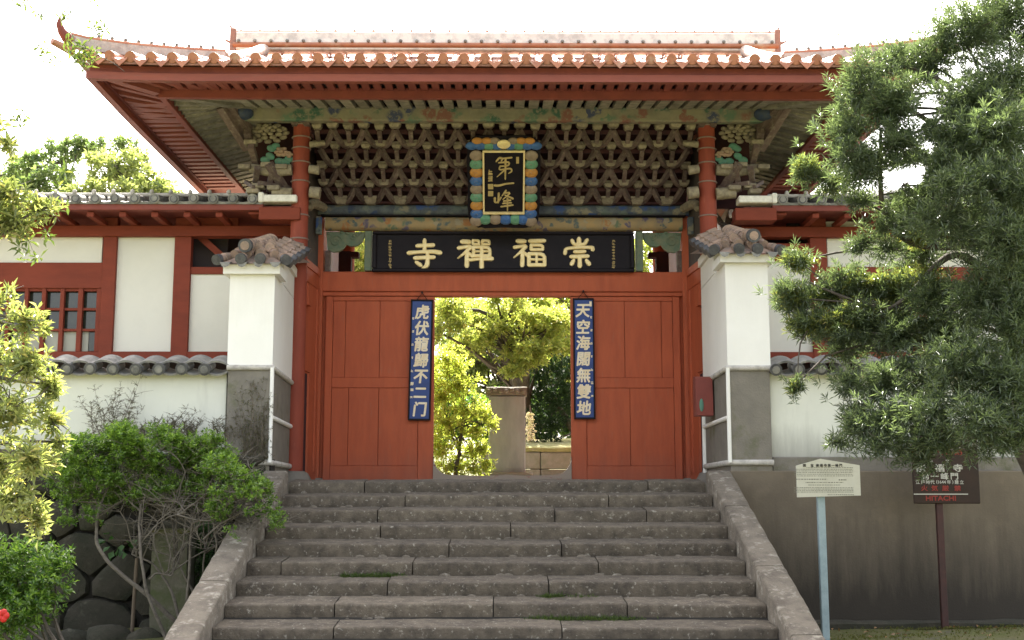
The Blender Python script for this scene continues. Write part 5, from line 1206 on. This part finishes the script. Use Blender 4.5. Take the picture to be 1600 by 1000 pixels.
chain([(1590,350,-3.7),(1520,240,-4.2),(1440,180,-4.3),(1350,130,-4.4)], 0.05, 0.01); chain([(1576,250,-3.8),(1480,120,-4.2),(1400,100,-4.2)], 0.04, 0.01)
chain([(1440,380,-3.9),(1340,300,-3.9),(1262,270,-3.8)], 0.016, 0.005); chain([(1500,470,-4.1),(1340,505,-4.0),(1250,508,-3.9),(1246,590,-3.9)], 0.02, 0.004); chain([(1350,505,-4.0),(1280,430,-3.7),(1240,405,-3.6)], 0.012, 0.004)
for (c, r) in pads: 
    q_ = Vector(c)-O; j = min(t1+t2+t3, key=lambda p: (p-q_).length)
    if rs.random() < 0.6: limb(tk, j, q_, 0.022, 0.008, 0.12, 5, 5, rs)
    for _ in range(5): limb(tk, q_, q_+Vector([rs.uniform(-1,1)*r[k]*0.9 for k in range(3)]), 0.008, 0.003, 0.1, 3, 3, rs)
tk.obj('trunk', M['bark'], tr, 60)

# ---- near tree on the left with whorled pale leaves
tl = thing('whorled_leaf_tree', 'sunlit pale green tree with whorls of broad leaves filling the left edge', 'tree', (-3.75, -8.6, -1.85)); O = Vector(tl.location)
pads = [ppad(*p) for p in ((-15,470,40,30,-8.6),(40,500,34,26,-8.7),(-10,560,52,44,-8.6),(45,570,36,34,-8.8),(20,640,62,44,-8.8),(82,655,24,24,-8.6),(92,690,18,14,-8.6),(80,600,24,24,-8.7),(60,720,36,20,-8.7),(-10,720,50,44,-8.6),(50,715,40,26,-8.9),(20,780,46,30,-8.8),(58,810,16,32,-8.7),(78,700,18,12,-8.5),
 (15,225,22,12,-8.7),(22,345,40,30,-8.7),(62,325,34,22,-8.7),(12,300,30,24,-8.8),(-20,330,40,50,-8.8),(-10,190,16,20,-8.8),(70,515,12,10,-8.5))]
P, A, B = pad_points(pads, 240, 0.95)
crown('crown', P-np.array(O), A+np.array([0.1,-0.3,0.5]), 9, 0.066, 0.016, L['left'], tl, 35, 80, bias=0.62, drop=0.15)
sprigs = [at(*p) for p in ((38,398,-8.7),(55,402,-8.7),(42,378,-8.7),(28,385,-8.8),(78,372,-8.7),(75,365,-8.7),(128,70,-7.9),(112,78,-7.9),(140,88,-7.9),(122,92,-7.9),(150,82,-7.9),(112,62,-7.9),(98,20,-7.9),(62,25,-7.9),(100,27,-7.9),(140,38,-7.9),(148,44,-7.9),(158,36,-7.9),(162,50,-7.9),(40,5,-7.9),(28,2,-7.9),(148,5,-7.9),(62,72,-7.9),(70,85,-7.9),(88,93,-7.9),(20,185,-8.6),(36,180,-8.6),(18,220,-8.6),(32,190,-8.6),(92,288,-8.6),(96,320,-8.6),(98,268,-8.6),(135,88,-7.9),(130,82,-7.9),(118,86,-7.9),(145,95,-7.9),(126,100,-7.9),(133,76,-7.9))]
P = np.array([tuple(p) for p in sprigs]); A = rng.normal(size=P.shape)*0.5+np.array([0.2,-0.2,0.3])
crown('leaf_sprays', P-np.array(O), A, 9, 0.068, 0.017, leafmat('sprig_leaf', (0.05,0.085,0.02), (0.12,0.16,0.04), (0.25,0.2,0.06), 0.3), tl, 40, 95, bias=0.5)
tk = MB(); rs = random.Random(5); pA = lambda px, py, Y: at(px, py, Y)-O
t1 = limb(tk, (0,0,-0.1), pA(-60,560,-8.6), 0.09, 0.06, 0.04, 6, 8, rs); t2 = limb(tk, t1[-1], pA(-70,150,-8.5), 0.06, 0.03, 0.05, 6, 8, rs); t3 = limb(tk, t2[-1], pA(-20,-60,-8.0), 0.03, 0.015, 0.05, 4, 6, rs)
for (c, r) in pads:
    q_ = Vector(c)-O; j = min(t1+t2, key=lambda p: (p-q_).length); limb(tk, j, q_, 0.016, 0.006, 0.1, 5, 5, rs)
    for _ in range(6): limb(tk, q_, q_+Vector([rs.uniform(-1,1)*r[k] for k in range(3)]), 0.005, 0.002, 0.1, 3, 3, rs)
for i, (a_, b_) in enumerate((((0,290,-8.7),(55,400,-8.7)),((-20,270,-8.7),(38,395,-8.7)),((20,310,-8.7),(80,370,-8.7)),((-40,-80,-7.9),(65,22,-7.9)),((20,-60,-7.9),(100,22,-7.9)),((40,-60,-7.9),(150,5,-7.9)),((100,22,-7.9),(128,74,-7.9)),((128,74,-7.9),(195,112,-7.9)),((65,22,-7.9),(60,72,-7.9)),((-20,200,-8.6),(36,182,-8.6)),((60,72,-7.9),(90,92,-7.9)))):
    limb(tk, pA(*a_), pA(*b_), 0.0035, 0.0015, 0.08, 5, 3, rs)
tk.obj('trunk', M['bark'], tl, 60)

# ---- dark green shrub bottom left with a red flower
ls = thing('dark_shrub', 'rich green shrub in the bottom left corner with one small red flower', 'shrub', (-3.7, -4.2, -1.85)); O = Vector(ls.location)
pads = [ppad(*p) for p in ((25,880,70,40,-4.2),(60,920,46,40,-4.2),(10,960,70,50,-4.4),(-40,900,60,80,-4.3),(90,880,30,24,-4.0))]
P, A, B = pad_points(pads, 170, 0.6); crown('crown', P-np.array(O), A+np.array([0,-0.3,0.4]), 9, 0.065, 0.022, L['bush'], ls, 35, 85, bias=0.3)
b = MB(); rs = random.Random(8)
for (c, r) in pads: limb(b, (0,0,0), Vector(c)-O, 0.025, 0.008, 0.15, 5, 5, rs)
b.obj('stem', M['bark'], ls, 60)
c = at(4,962,-4.9)-O; b = MB()
for i in range(5): t = i*1.256; b.ell((c.x+0.03*math.cos(t), c.y, c.z+0.03*math.sin(t)), (0.03,0.012,0.03), 6, 4)
b.obj('flower', mat('red_petal', (0.5,0.02,0.015), rough=0.5), ls, 60)

# ---- pruned azalea over bare stems, left of the stairs
az = thing('azalea_bush', 'flat-topped leafy green bush on pale bare stems left of the stairs', 'shrub', (-3.9, -1.0, -1.9)); O = Vector(az.location)
r6 = random.Random(31); pads = []
while len(pads) < 150:
    px = r6.uniform(88, 442); topy = 705 - 42*math.sin(math.pi*min(1, max(0, (px-80)/300)))**0.8 + (max(0, px-350)/92)*75 + 10*math.sin(px*0.09); py = topy + 14 + r6.random()**1.5*115
    if py > 842 or (px > 400 and py > 815): continue
    pads.append(ppad(px, py, r6.uniform(13,26), r6.uniform(9,16), -0.75-1.1*r6.random()-0.6*(px > 330)))
P, A, B = pad_points(pads, 330, 1.0); P = P + rng.normal(size=P.shape)*0.03; k = rng.random(len(P)) < np.clip(0.50 + (P[:,2]-at(250,765,-1.5).z)*1.2, 0.26, 0.95); P, A = P[k], A[k]
crown('crown', P-np.array(O), A*0.6+np.array([0,-0.25,0.8]), 8, 0.052, 0.022, L['bush'], az, 30, 80, bias=0.5, drop=0.1)
tk = MB(); rs = random.Random(3); pA = lambda px, py, Y: at(px, py, Y)-O
def stem(pts, r0, r1):
    P_ = [pA(*p) for p in pts]; Q = []
    for i in range(len(P_)-1):
        for j in range(4): Q.append(P_[i].lerp(P_[i+1], j/4)+Vector((rs.gauss(0,.006),rs.gauss(0,.006),0)))
    Q.append(P_[-1]); Q = [Q[0]]+[(Q[i-1]+Q[i]*2+Q[i+1])/4 for i in range(1,len(Q)-1)]+[Q[-1]]
    n = len(Q); tk.tube(Q, [r0+(r1-r0)*i/(n-1) for i in range(n)], 6); return Q
root = (280,978,-1.6); ends = []
for pts, r0, r1 in ((((278,975,-1.6),(230,930,-1.7),(200,905,-1.7),(168,878,-1.7),(152,850,-1.7),(150,820,-1.6),(158,785,-1.5)),0.030,0.016),
    (((262,1000,-1.9),(240,955,-1.9),(226,915,-1.9),(220,870,-1.9),(218,830,-1.8),(220,790,-1.7)),0.020,0.014),
    (((277,975,-1.6),(292,945,-1.8),(296,900,-1.8),(297,850,-1.8),(300,818,-1.8)),0.020,0.013),
    (((283,975,-1.6),(268,920,-1.5),(240,880,-1.5),(206,866,-1.5)),0.020,0.010),(((290,975,-1.5),(305,930,-1.6),(285,895,-1.6),(277,870,-1.5)),0.018,0.010),
    (((322,935,-1.8),(334,900,-1.9),(338,850,-1.9),(334,820,-1.9)),0.016,0.011),(((316,930,-1.5),(318,880,-1.6),(320,850,-1.6)),0.013,0.009),
    (((232,905,-1.8),(245,895,-1.8),(268,900,-1.8)),0.014,0.010),(((222,848,-1.8),(240,824,-1.9),(262,808,-1.9),(290,800,-1.9)),0.010,0.006),
    (((316,843,-1.9),(345,818,-2.0),(378,800,-2.0),(410,785,-1.9)),0.011,0.006),(((300,818,-1.8),(280,800,-1.8),(255,790,-1.7)),0.010,0.006)):
    ends += stem(pts, r0, r1)[-3:]
tips = [Vector(c)-O for (c, r) in pads]
for e in ends:
    for _ in range(2):
        t = min(rs.sample(tips, 8), key=lambda p: (p-e).length); tt = t+Vector((rs.gauss(0,.12),rs.gauss(0,.1),rs.gauss(0,.07))); l_ = limb(tk, e, tt, 0.009, 0.003, 0.3, 7, 4, rs)
        for m_ in l_[2:]:
            for _ in range(3): limb(tk, m_, m_+Vector((rs.gauss(0,.13),rs.gauss(0,.1),rs.uniform(-.02,.16))), 0.0035, 0.0015, 0.15, 3, 3, rs)
for _ in range(1100):
    (c, r) = rs.choice(pads); c_ = Vector(c)-O+Vector((rs.uniform(-1,1)*r[0], rs.uniform(-.8,.8)*r[1], rs.uniform(-1.0,0.2)*r[2])); limb(tk, c_, c_+Vector((rs.gauss(0,.12),rs.gauss(0,.08),rs.uniform(-.02,.12))), 0.0035, 0.0013, 0.3, 4, 3, rs)
tk.obj('stems', M['barkpale'], az, 60)

# ---- dry weeds growing against the left plaster wall
def weed(label, px, py0, spread, n, seed, hmin, hmax, Y=-0.12):
    rs = random.Random(seed); b0 = at(px, py0, Y); t = thing('dry_weed', label, 'plant', b0, 'dry weeds against the left wall'); tw = MB(); lv = []
    for i in range(n):
        x0 = rs.uniform(-1,1)*spread; h = rs.uniform(hmin, hmax)*(1-0.5*abs(x0/spread)); p = Vector((x0,0,-0.1)); lean = rs.gauss(0,.3)+x0*0.3; pts = [p.copy()]
        for k in range(7): p = p+Vector((lean*h/7+rs.gauss(0,.012), rs.gauss(0,.008), h/7)); pts.append(p.copy())
        tw.tube(pts, [0.005-0.0005*k for k in range(8)], 3)
        for q_ in pts[2:]:
            for _ in range(3):
                e = q_+Vector((rs.gauss(0,.07), rs.gauss(0,.03), rs.uniform(0,.09))); tw.tube([q_, q_.lerp(e,.5)+Vector((0,0,.01)), e], [0.0028,0.002,0.001], 3)
                for _ in range(2): lv.append(q_.lerp(e, rs.random()))
    tw.obj('twigs', M['dry'], t, 0)
    P = np.array([tuple(v) for v in lv]); leaf_mesh.bias = 0.3; bb_, d, l_, w_ = whorls(P, rng.normal(size=P.shape)+np.array([0,0,.6]), 3, 0.022, 0.008)
    inst('leaves', leaf_mesh('leaves', bb_, d, l_, w_, leafmat('weed_leaf_%d' % seed, (0.06,0.07,0.03), (0.13,0.12,0.06), None, 0.3)), t)
weed('tall dry weed with one upright spire against the white wall, left of the pair', 172, 680, 0.26, 15, 1, 0.45, 0.75)
weed('low tangle of brown dry twigs against the white wall above the bush', 262, 676, 0.34, 24, 2, 0.18, 0.42)
weed('small thin dry weed at the wall corner beside the left pier', 352, 676, 0.10, 6, 3, 0.2, 0.42)
weed('taller second spire of the dry weeds, thin and bare', 180, 672, 0.05, 4, 9, 0.75, 0.85)
# creeping stems on the left pier's stone base
cr = thing('creeper', 'sparse brown creeper clinging to the grey stone base of the left pier', 'plant', at(400, 700, -0.02)); rs = random.Random(21); tw = MB(); lv = []
for i in range(34):
    a = at(rs.uniform(372,420), 715, -0.02)-Vector(cr.location); b_ = at(rs.uniform(365,424), rs.uniform(585,690), -0.02)-Vector(cr.location)
    l_ = limb(tw, a, b_, 0.004, 0.0015, 0.1, 8, 3, rs)
    for q_ in l_:
        q_.y = min(q_.y, 0.0); e = q_+Vector((rs.gauss(0,.05),-0.01,rs.gauss(0,.04))); tw.tube([q_, e], [0.002,0.001], 3); lv += [e, q_]
tw.obj('runners', M['dry'], cr, 0); P = np.array([tuple(v) for v in lv]); bb_, d, l_, w_ = whorls(P, rng.normal(size=P.shape)+np.array([0,-.8,0]), 3, 0.024, 0.011); inst('leaves', leaf_mesh('leaves', bb_, d, l_, w_, leafmat('creeper_leaf', (0.06,0.07,0.025), (0.14,0.13,0.06), None, 0.3)), cr)
# ---- stone post, stake, sprout and vine in front of the rubble wall
so = at(267,1000,-0.75); sp_ = thing('stone_post', 'square mossy stone post standing against the rubble wall behind the bush stems', 'post', (so.x, -0.75, -1.95))
top = at(267,830,-0.75).z+1.95; hw = 27/ppm(-0.75,-0.6)
b = MB()
for i in range(9):
    z0_, z1_ = top*i/9, top*(i+1)/9
rr = MB(); rr.rough(0, top, [(-hw,-hw),(hw,-hw),(hw+0.0,hw),(-hw,hw)], 0.12, 0.012); rr.v = [(p[1], p[2], p[0]) for p in rr.v]
rr.obj('shaft', M['post'], sp_, 50)
cap = MB(); cap.rough(-hw-0.02, hw+0.02, [(-hw-0.02,top-0.02),(-hw-0.02,top+0.02),(hw,top+0.02),(hw,top-0.02)], 0.06, 0.01); cap.obj('moss_top', M['moss'], sp_, 50)
st = at(205,1000,-0.9); sk = MB(); e = at(214,872,-0.9); sk.tube([(0,0,-0.3),(e-st)*0.5,(e-st)], 0.022, 8); so_ = sk.obj('wooden_stake', M['stake'], smooth=60); so_.location = st; tag(so_, 'thin weathered wooden stake leaning against the rubble wall', 'stake')
fr = thing('broadleaf_sprout', 'small green sprout with broad leaves growing from the rubble wall', 'plant', at(190,850,-0.15)); rs = random.Random(2)
tw = MB(); Pn = []; D_ = []
for i in range(16):
    d = Vector((rs.uniform(-1,1),-0.7,rs.uniform(-.8,.5))).normalized(); e = d*rs.uniform(0.08,0.26); tw.tube([(0,0.05,0), e], [0.004,0.002], 3); Pn.append(tuple(e)); D_.append((d.x,d.y,d.z-0.5))
tw.obj('stalks', M['dry'], fr, 0); leaf_mesh.bias = 0.5; inst('leaves', leaf_mesh('leaves', np.array(Pn), np.array(D_), np.full(16,.12), np.full(16,.085), L['deep'], 0.1), fr)
vi = thing('hanging_vine', 'dark green hanging vine on the rubble wall between the bush stems and the stairs', 'plant', at(318,900,-0.5)); O = Vector(vi.location)
Pn = np.array([tuple(at(rs.gauss(316,9), rs.uniform(812,925), -0.5+rs.uniform(-.12,.1))-O) for _ in range(420)]); bb_, d, l_, w_ = whorls(Pn, rng.normal(size=Pn.shape)+np.array([0,-.6,-.6]), 4, 0.06, 0.013)
inst('leaves', leaf_mesh('leaves', bb_, d, l_, w_, L['deep']), vi); tw = MB()
for _ in range(7): limb(tw, at(rs.gauss(318,6),808,-0.45)-O, at(rs.gauss(318,6),930,-0.45)-O, 0.005, 0.003, 0.04, 6, 4, rs)
tw.obj('runners', M['dry'], vi, 0)
fp = MB()
for (px, py, r, wh) in ((170,990,0.30,'largest boulder, behind the wooden stake, at the foot of the rubble wall'),(120,985,0.22,'small rounded boulder half hidden by the corner shrub, under the rubble wall'),(225,1010,0.24,'low boulder directly between stake and bush stems, under the rubble wall'),(60,1000,0.3,'boulder behind the dark corner shrub, farthest left under the rubble wall')):
    c = at(px, py, -1.1); o = MB(); o.ell((0,0,0),(r,r*0.7,r*0.6),12,7); o.v = [tuple(Vector(v)+noise.noise_vector(Vector(v)*4+c)*0.05) for v in o.v]; ob = o.obj('boulder', M['rubble'], smooth=60); ob.location = (c.x, -1.1, -1.8); tag(ob, wh, 'boulder', 'boulders at the foot of the rubble wall')

# ---- grass and moss
def grass(name, spots, n, ln, wd, m, parent=None):
    P = []; 
    for (c, sx, sy, k) in spots:
        for _ in range(int(n*k)): P.append((c[0]+rnd.gauss(0,sx), c[1]+rnd.gauss(0,sy), c[2]+rnd.uniform(-.01,.02)))
    P = np.array(P); leaf_mesh.bias = 0.4; bb_, d, l_, w_ = whorls(P, rng.normal(size=P.shape)*0.3+np.array([0,-.25,1]), 7, ln, wd, 15, 75)
    return inst(name, leaf_mesh(name, bb_, d, l_, w_, m), parent)
def sy(k): return (-TREAD*k+0.46, -RISE*k+0.022)
sp = []
for k, pxs, w_, am in ((6,(555,580,605),0.09,1.0),(8,(855,880,915,950,978),0.10,1.0),(7,(855,870),0.05,.5),(7,(900,),0.12,.3),(5,(1170,),0.04,.3)):
    y, z = sy(k)
    for px in pxs: sp.append(((at(px,900,y).x, y-0.03, z), w_, 0.03, am))
tag(grass('grass_tufts', sp, 75, 0.05, 0.006, L['grass']), 'small tufts of grass growing in the joints of the stairs', 'grass', kind='stuff')
sp = [((rnd.uniform(2.95,9), rnd.uniform(-5,-0.35), -1.74), 0.25, 0.2, 1.0) for _ in range(90)]
gr = grass('ground_moss', sp, 45, 0.022, 0.006, leafmat('moss_leaf', (0.07,0.085,0.015), (0.16,0.16,0.04), (0.24,0.2,0.08), 0.2, 0.8, 0.2)); me = gr.data
co = np.empty(len(me.vertices)*3); me.vertices.foreach_get('co', co); co = co.reshape(-1,3)
gz = np.array([ground_z(x, y) for x, y in co[::4,:2]]); co[:,2] += np.repeat(gz+1.76, 4)-0.01; me.vertices.foreach_set('co', co.reshape(-1)); me.update()
tag(gr, 'yellow-green moss and grass covering the ground by the signposts', 'moss', kind='stuff')
lv = MB(); 
gl = np.array([(rnd.uniform(2.9,8), rnd.uniform(-4,-0.3), 0) for _ in range(160)]); gl[:,2] = [ground_z(x,y)+0.03 for x,y,_ in gl]; leaf_mesh.bias = 0.8
tag(inst('fallen_leaves', leaf_mesh('fallen_leaves', gl, rng.normal(size=gl.shape)*np.array([1,1,.15]), np.full(len(gl),.06), np.full(len(gl),.028), leafmat('dead_leaf', (0.14,0.08,0.03), (0.25,0.14,0.06), None, 0.1))), 'brown fallen leaves scattered on the moss', 'fallen leaves', kind='stuff')

# ---- trees behind
def bgtree(name, label, base, pads_, dens, nl, ln, wd, m, seed, group=None, a0=30, a1=100, bias=0.5, shell=0.45, ax=(0,0,.4), tr_r=0.25):
    t = thing(name, label, 'hedge' if 'hedge' in name else ('shrub' if 'shrub' in name else 'tree'), base, group); O = Vector(base); rs = random.Random(seed); P, A, B = pad_points(pads_, dens, shell)
    crown('crown', P-np.array(O), A+np.array(ax), nl, ln, wd, m, t, a0, a1, bias=bias)
    tk = MB(); cz = sum(c[2] for c, r in pads_)/len(pads_); cx = sum(c[0] for c, r in pads_)/len(pads_); cy = sum(c[1] for c, r in pads_)/len(pads_)
    l_ = limb(tk, (0,0,-0.1), Vector((cx,cy,cz))-O, tr_r, tr_r*0.45, 0.04, 6, 8, rs)
    for (c, r) in pads_:
        j = l_[rs.choice((3,4,5,6))]; limb(tk, j, Vector(c)-O, tr_r*0.28, tr_r*0.08, 0.1, 5, 5, rs)
    tk.obj('trunk', M['bark'], t, 60); return t
def lumps(cx, cy, rx, ry, Y, n, r, seed, yd=1.5):
    rs = random.Random(seed); out = []
    for _ in range(n):
        a = rs.uniform(0, 6.28); k = math.sqrt(rs.random()); out.append(ppad(cx+rx*k*math.cos(a), cy+ry*k*math.sin(a), r*rs.uniform(.7,1.3), r*rs.uniform(.6,1.0), Y+rs.uniform(-yd,yd)))
    return out
bt = 'tall trees beyond the left side building'
bgtree('camphor_tree', 'pale green round-crowned tree above the left side building roof, nearest the gate', (-9.5,22,-0.1), [ppad(*p) for p in ((165,268,30,22,22),(200,262,30,26,22),(235,285,28,22,21.5),(190,300,44,22,21),(250,305,26,18,21.5),(140,300,30,18,21),(155,246,22,12,22.5),(215,243,18,10,22.5),(265,300,20,14,22),(120,310,30,18,21))], 22, 9, 0.20, 0.09, L['camphor'], 1, bt, bias=0.6)
bgtree('camphor_tree', 'darker green tree above the left side building roof, farther left', (-14,26,-0.1), [ppad(*p) for p in ((60,255,30,20,26),(105,235,34,18,26),(85,280,44,22,25),(40,300,40,20,25),(125,225,20,12,26),(150,228,26,12,26.5),(190,225,24,12,27),(30,270,22,18,26))], 18, 9, 0.20, 0.09, leafmat('camphor_leaf_dark', (0.075,0.125,0.05), (0.16,0.21,0.085), None, 0.4), 2, bt, bias=0.4)
bgtree('camphor_tree', 'distant tree whose crown reaches the left edge of the picture behind the near leaves', (-20,30,-0.1), lumps(-20,280,70,36,30,9,26,9), 16, 8, 0.22, 0.10, L['camphor'], 3, bt)
# seen through the doorway
gdx = 'garden trees seen through the doorway'
bgtree('garden_tree', 'spreading sunlit yellow-green tree behind the monument, filling the top of the doorway', (1.0,14,0.0), lumps(775,510,115,50,12.5,26,26,5,0.9)+[ppad(*p) for p in ((860,500,40,26,12),(880,540,36,16,12),(830,560,34,16,11.8),(800,580,30,12,11.8),(700,480,40,30,12))], 42, 8, 0.13, 0.052, L['gold'], 4, gdx, bias=0.62, shell=0.7)
bgtree('garden_shrub', 'bright green layered shrub at the left of the doorway, beside the monument', (-0.9,7.6,0.0), [ppad(*p) for p in ((700,560,34,22,8.2),(720,600,36,24,8.1),(690,620,34,26,8.0),(735,640,34,20,7.9),(700,660,44,26,7.9),(745,672,26,14,7.7),(760,725,16,16,7.5),(740,735,26,14,7.6),(690,745,40,16,7.6),(752,700,20,14,7.6),(690,700,36,26,7.9),(735,705,34,22,7.9),(705,730,44,14,7.8),(715,570,26,18,8.4),(670,600,40,60,8.4),(668,690,30,40,8.2),(762,655,18,10,7.4),(770,665,12,8,7.3),(752,640,20,12,7.5))], 62, 8, 0.085, 0.034, leafmat('bright_shrub_leaf', (0.15,0.21,0.035), (0.32,0.37,0.08), (0.42,0.43,0.14), 0.5), 5, gdx, bias=0.8, shell=0.9, tr_r=0.05)
bgtree('juniper_tree', 'dense dark green conical tree right of the monument, seen through the doorway', (2.2,13.2,0.5), [ppad(*p) for p in ((850,640,26,36,13),(862,600,28,34,13),(880,560,24,34,13.2),(845,670,24,20,12.8),(875,640,22,36,13.1),(840,600,16,24,13.3),(862,690,18,10,12.8),(895,600,20,50,13.5))], 110, 12, 0.075, 0.02, L['cedar'], 6, gdx, 10, 60, bias=0.2, shell=0.4, tr_r=0.1)
bgtree('garden_tree', 'tree farther back whose sunlit leaves show above the doorway lintel, left half', (-3,17,0.0), lumps(610,440,120,90,17,26,40,8), 24, 8, 0.17, 0.07, L['gold'], 7, gdx, bias=0.7, shell=0.6)
bgtree('garden_tree', 'tree farther back whose sunlit leaves show above the doorway lintel, right half', (5,18,0.0), lumps(950,470,150,110,18,30,42,11), 24, 8, 0.17, 0.07, L['gold'], 8, gdx, bias=0.62, shell=0.6)
bgtree('garden_tree', 'broad green tree at the back of the garden behind all the others', (0,24,0.0), lumps(785,560,220,110,23,34,44,12), 16, 8, 0.2, 0.085, L['camphor'], 9, gdx, bias=0.3, shell=0.6)
bgtree('garden_hedge', 'low green hedge across the back of the garden, below the trees', (0.6,15.2,0.0), [ppad(660+24*i, 655+6*math.sin(i*2), 24, 40, 15.2) for i in range(12)], 60, 8, 0.12, 0.05, L['bush'], 12, None, bias=0.4, shell=0.5, tr_r=0.06)
hf = thing('hanging_flowers', 'small cascade of pinkish orange flowers beside the right edge of the monument', 'plant', at(828,640,9.2)); O = Vector(hf.location); rs = random.Random(4)
Pn = np.array([tuple(at(828+rs.gauss(0,3.5), rs.uniform(645,688), 9.2+rs.uniform(-.1,.1))-O) for _ in range(130)]); leaf_mesh.bias = 0.5; bb_, d, l_, w_ = whorls(Pn, rng.normal(size=Pn.shape), 4, 0.05, 0.03)
inst('petals', leaf_mesh('petals', bb_, d, l_, w_, leafmat('flower_petal', (0.40,0.42,0.22), (0.72,0.60,0.58), None, 0.35)), hf)
tw = MB()
for _ in range(5): limb(tw, (0,0,0.1), (rs.gauss(0,.03), 0, -0.65), 0.006, 0.003, 0.05, 5, 4, rs)
tw.obj('stems', M['dry'], hf, 0)
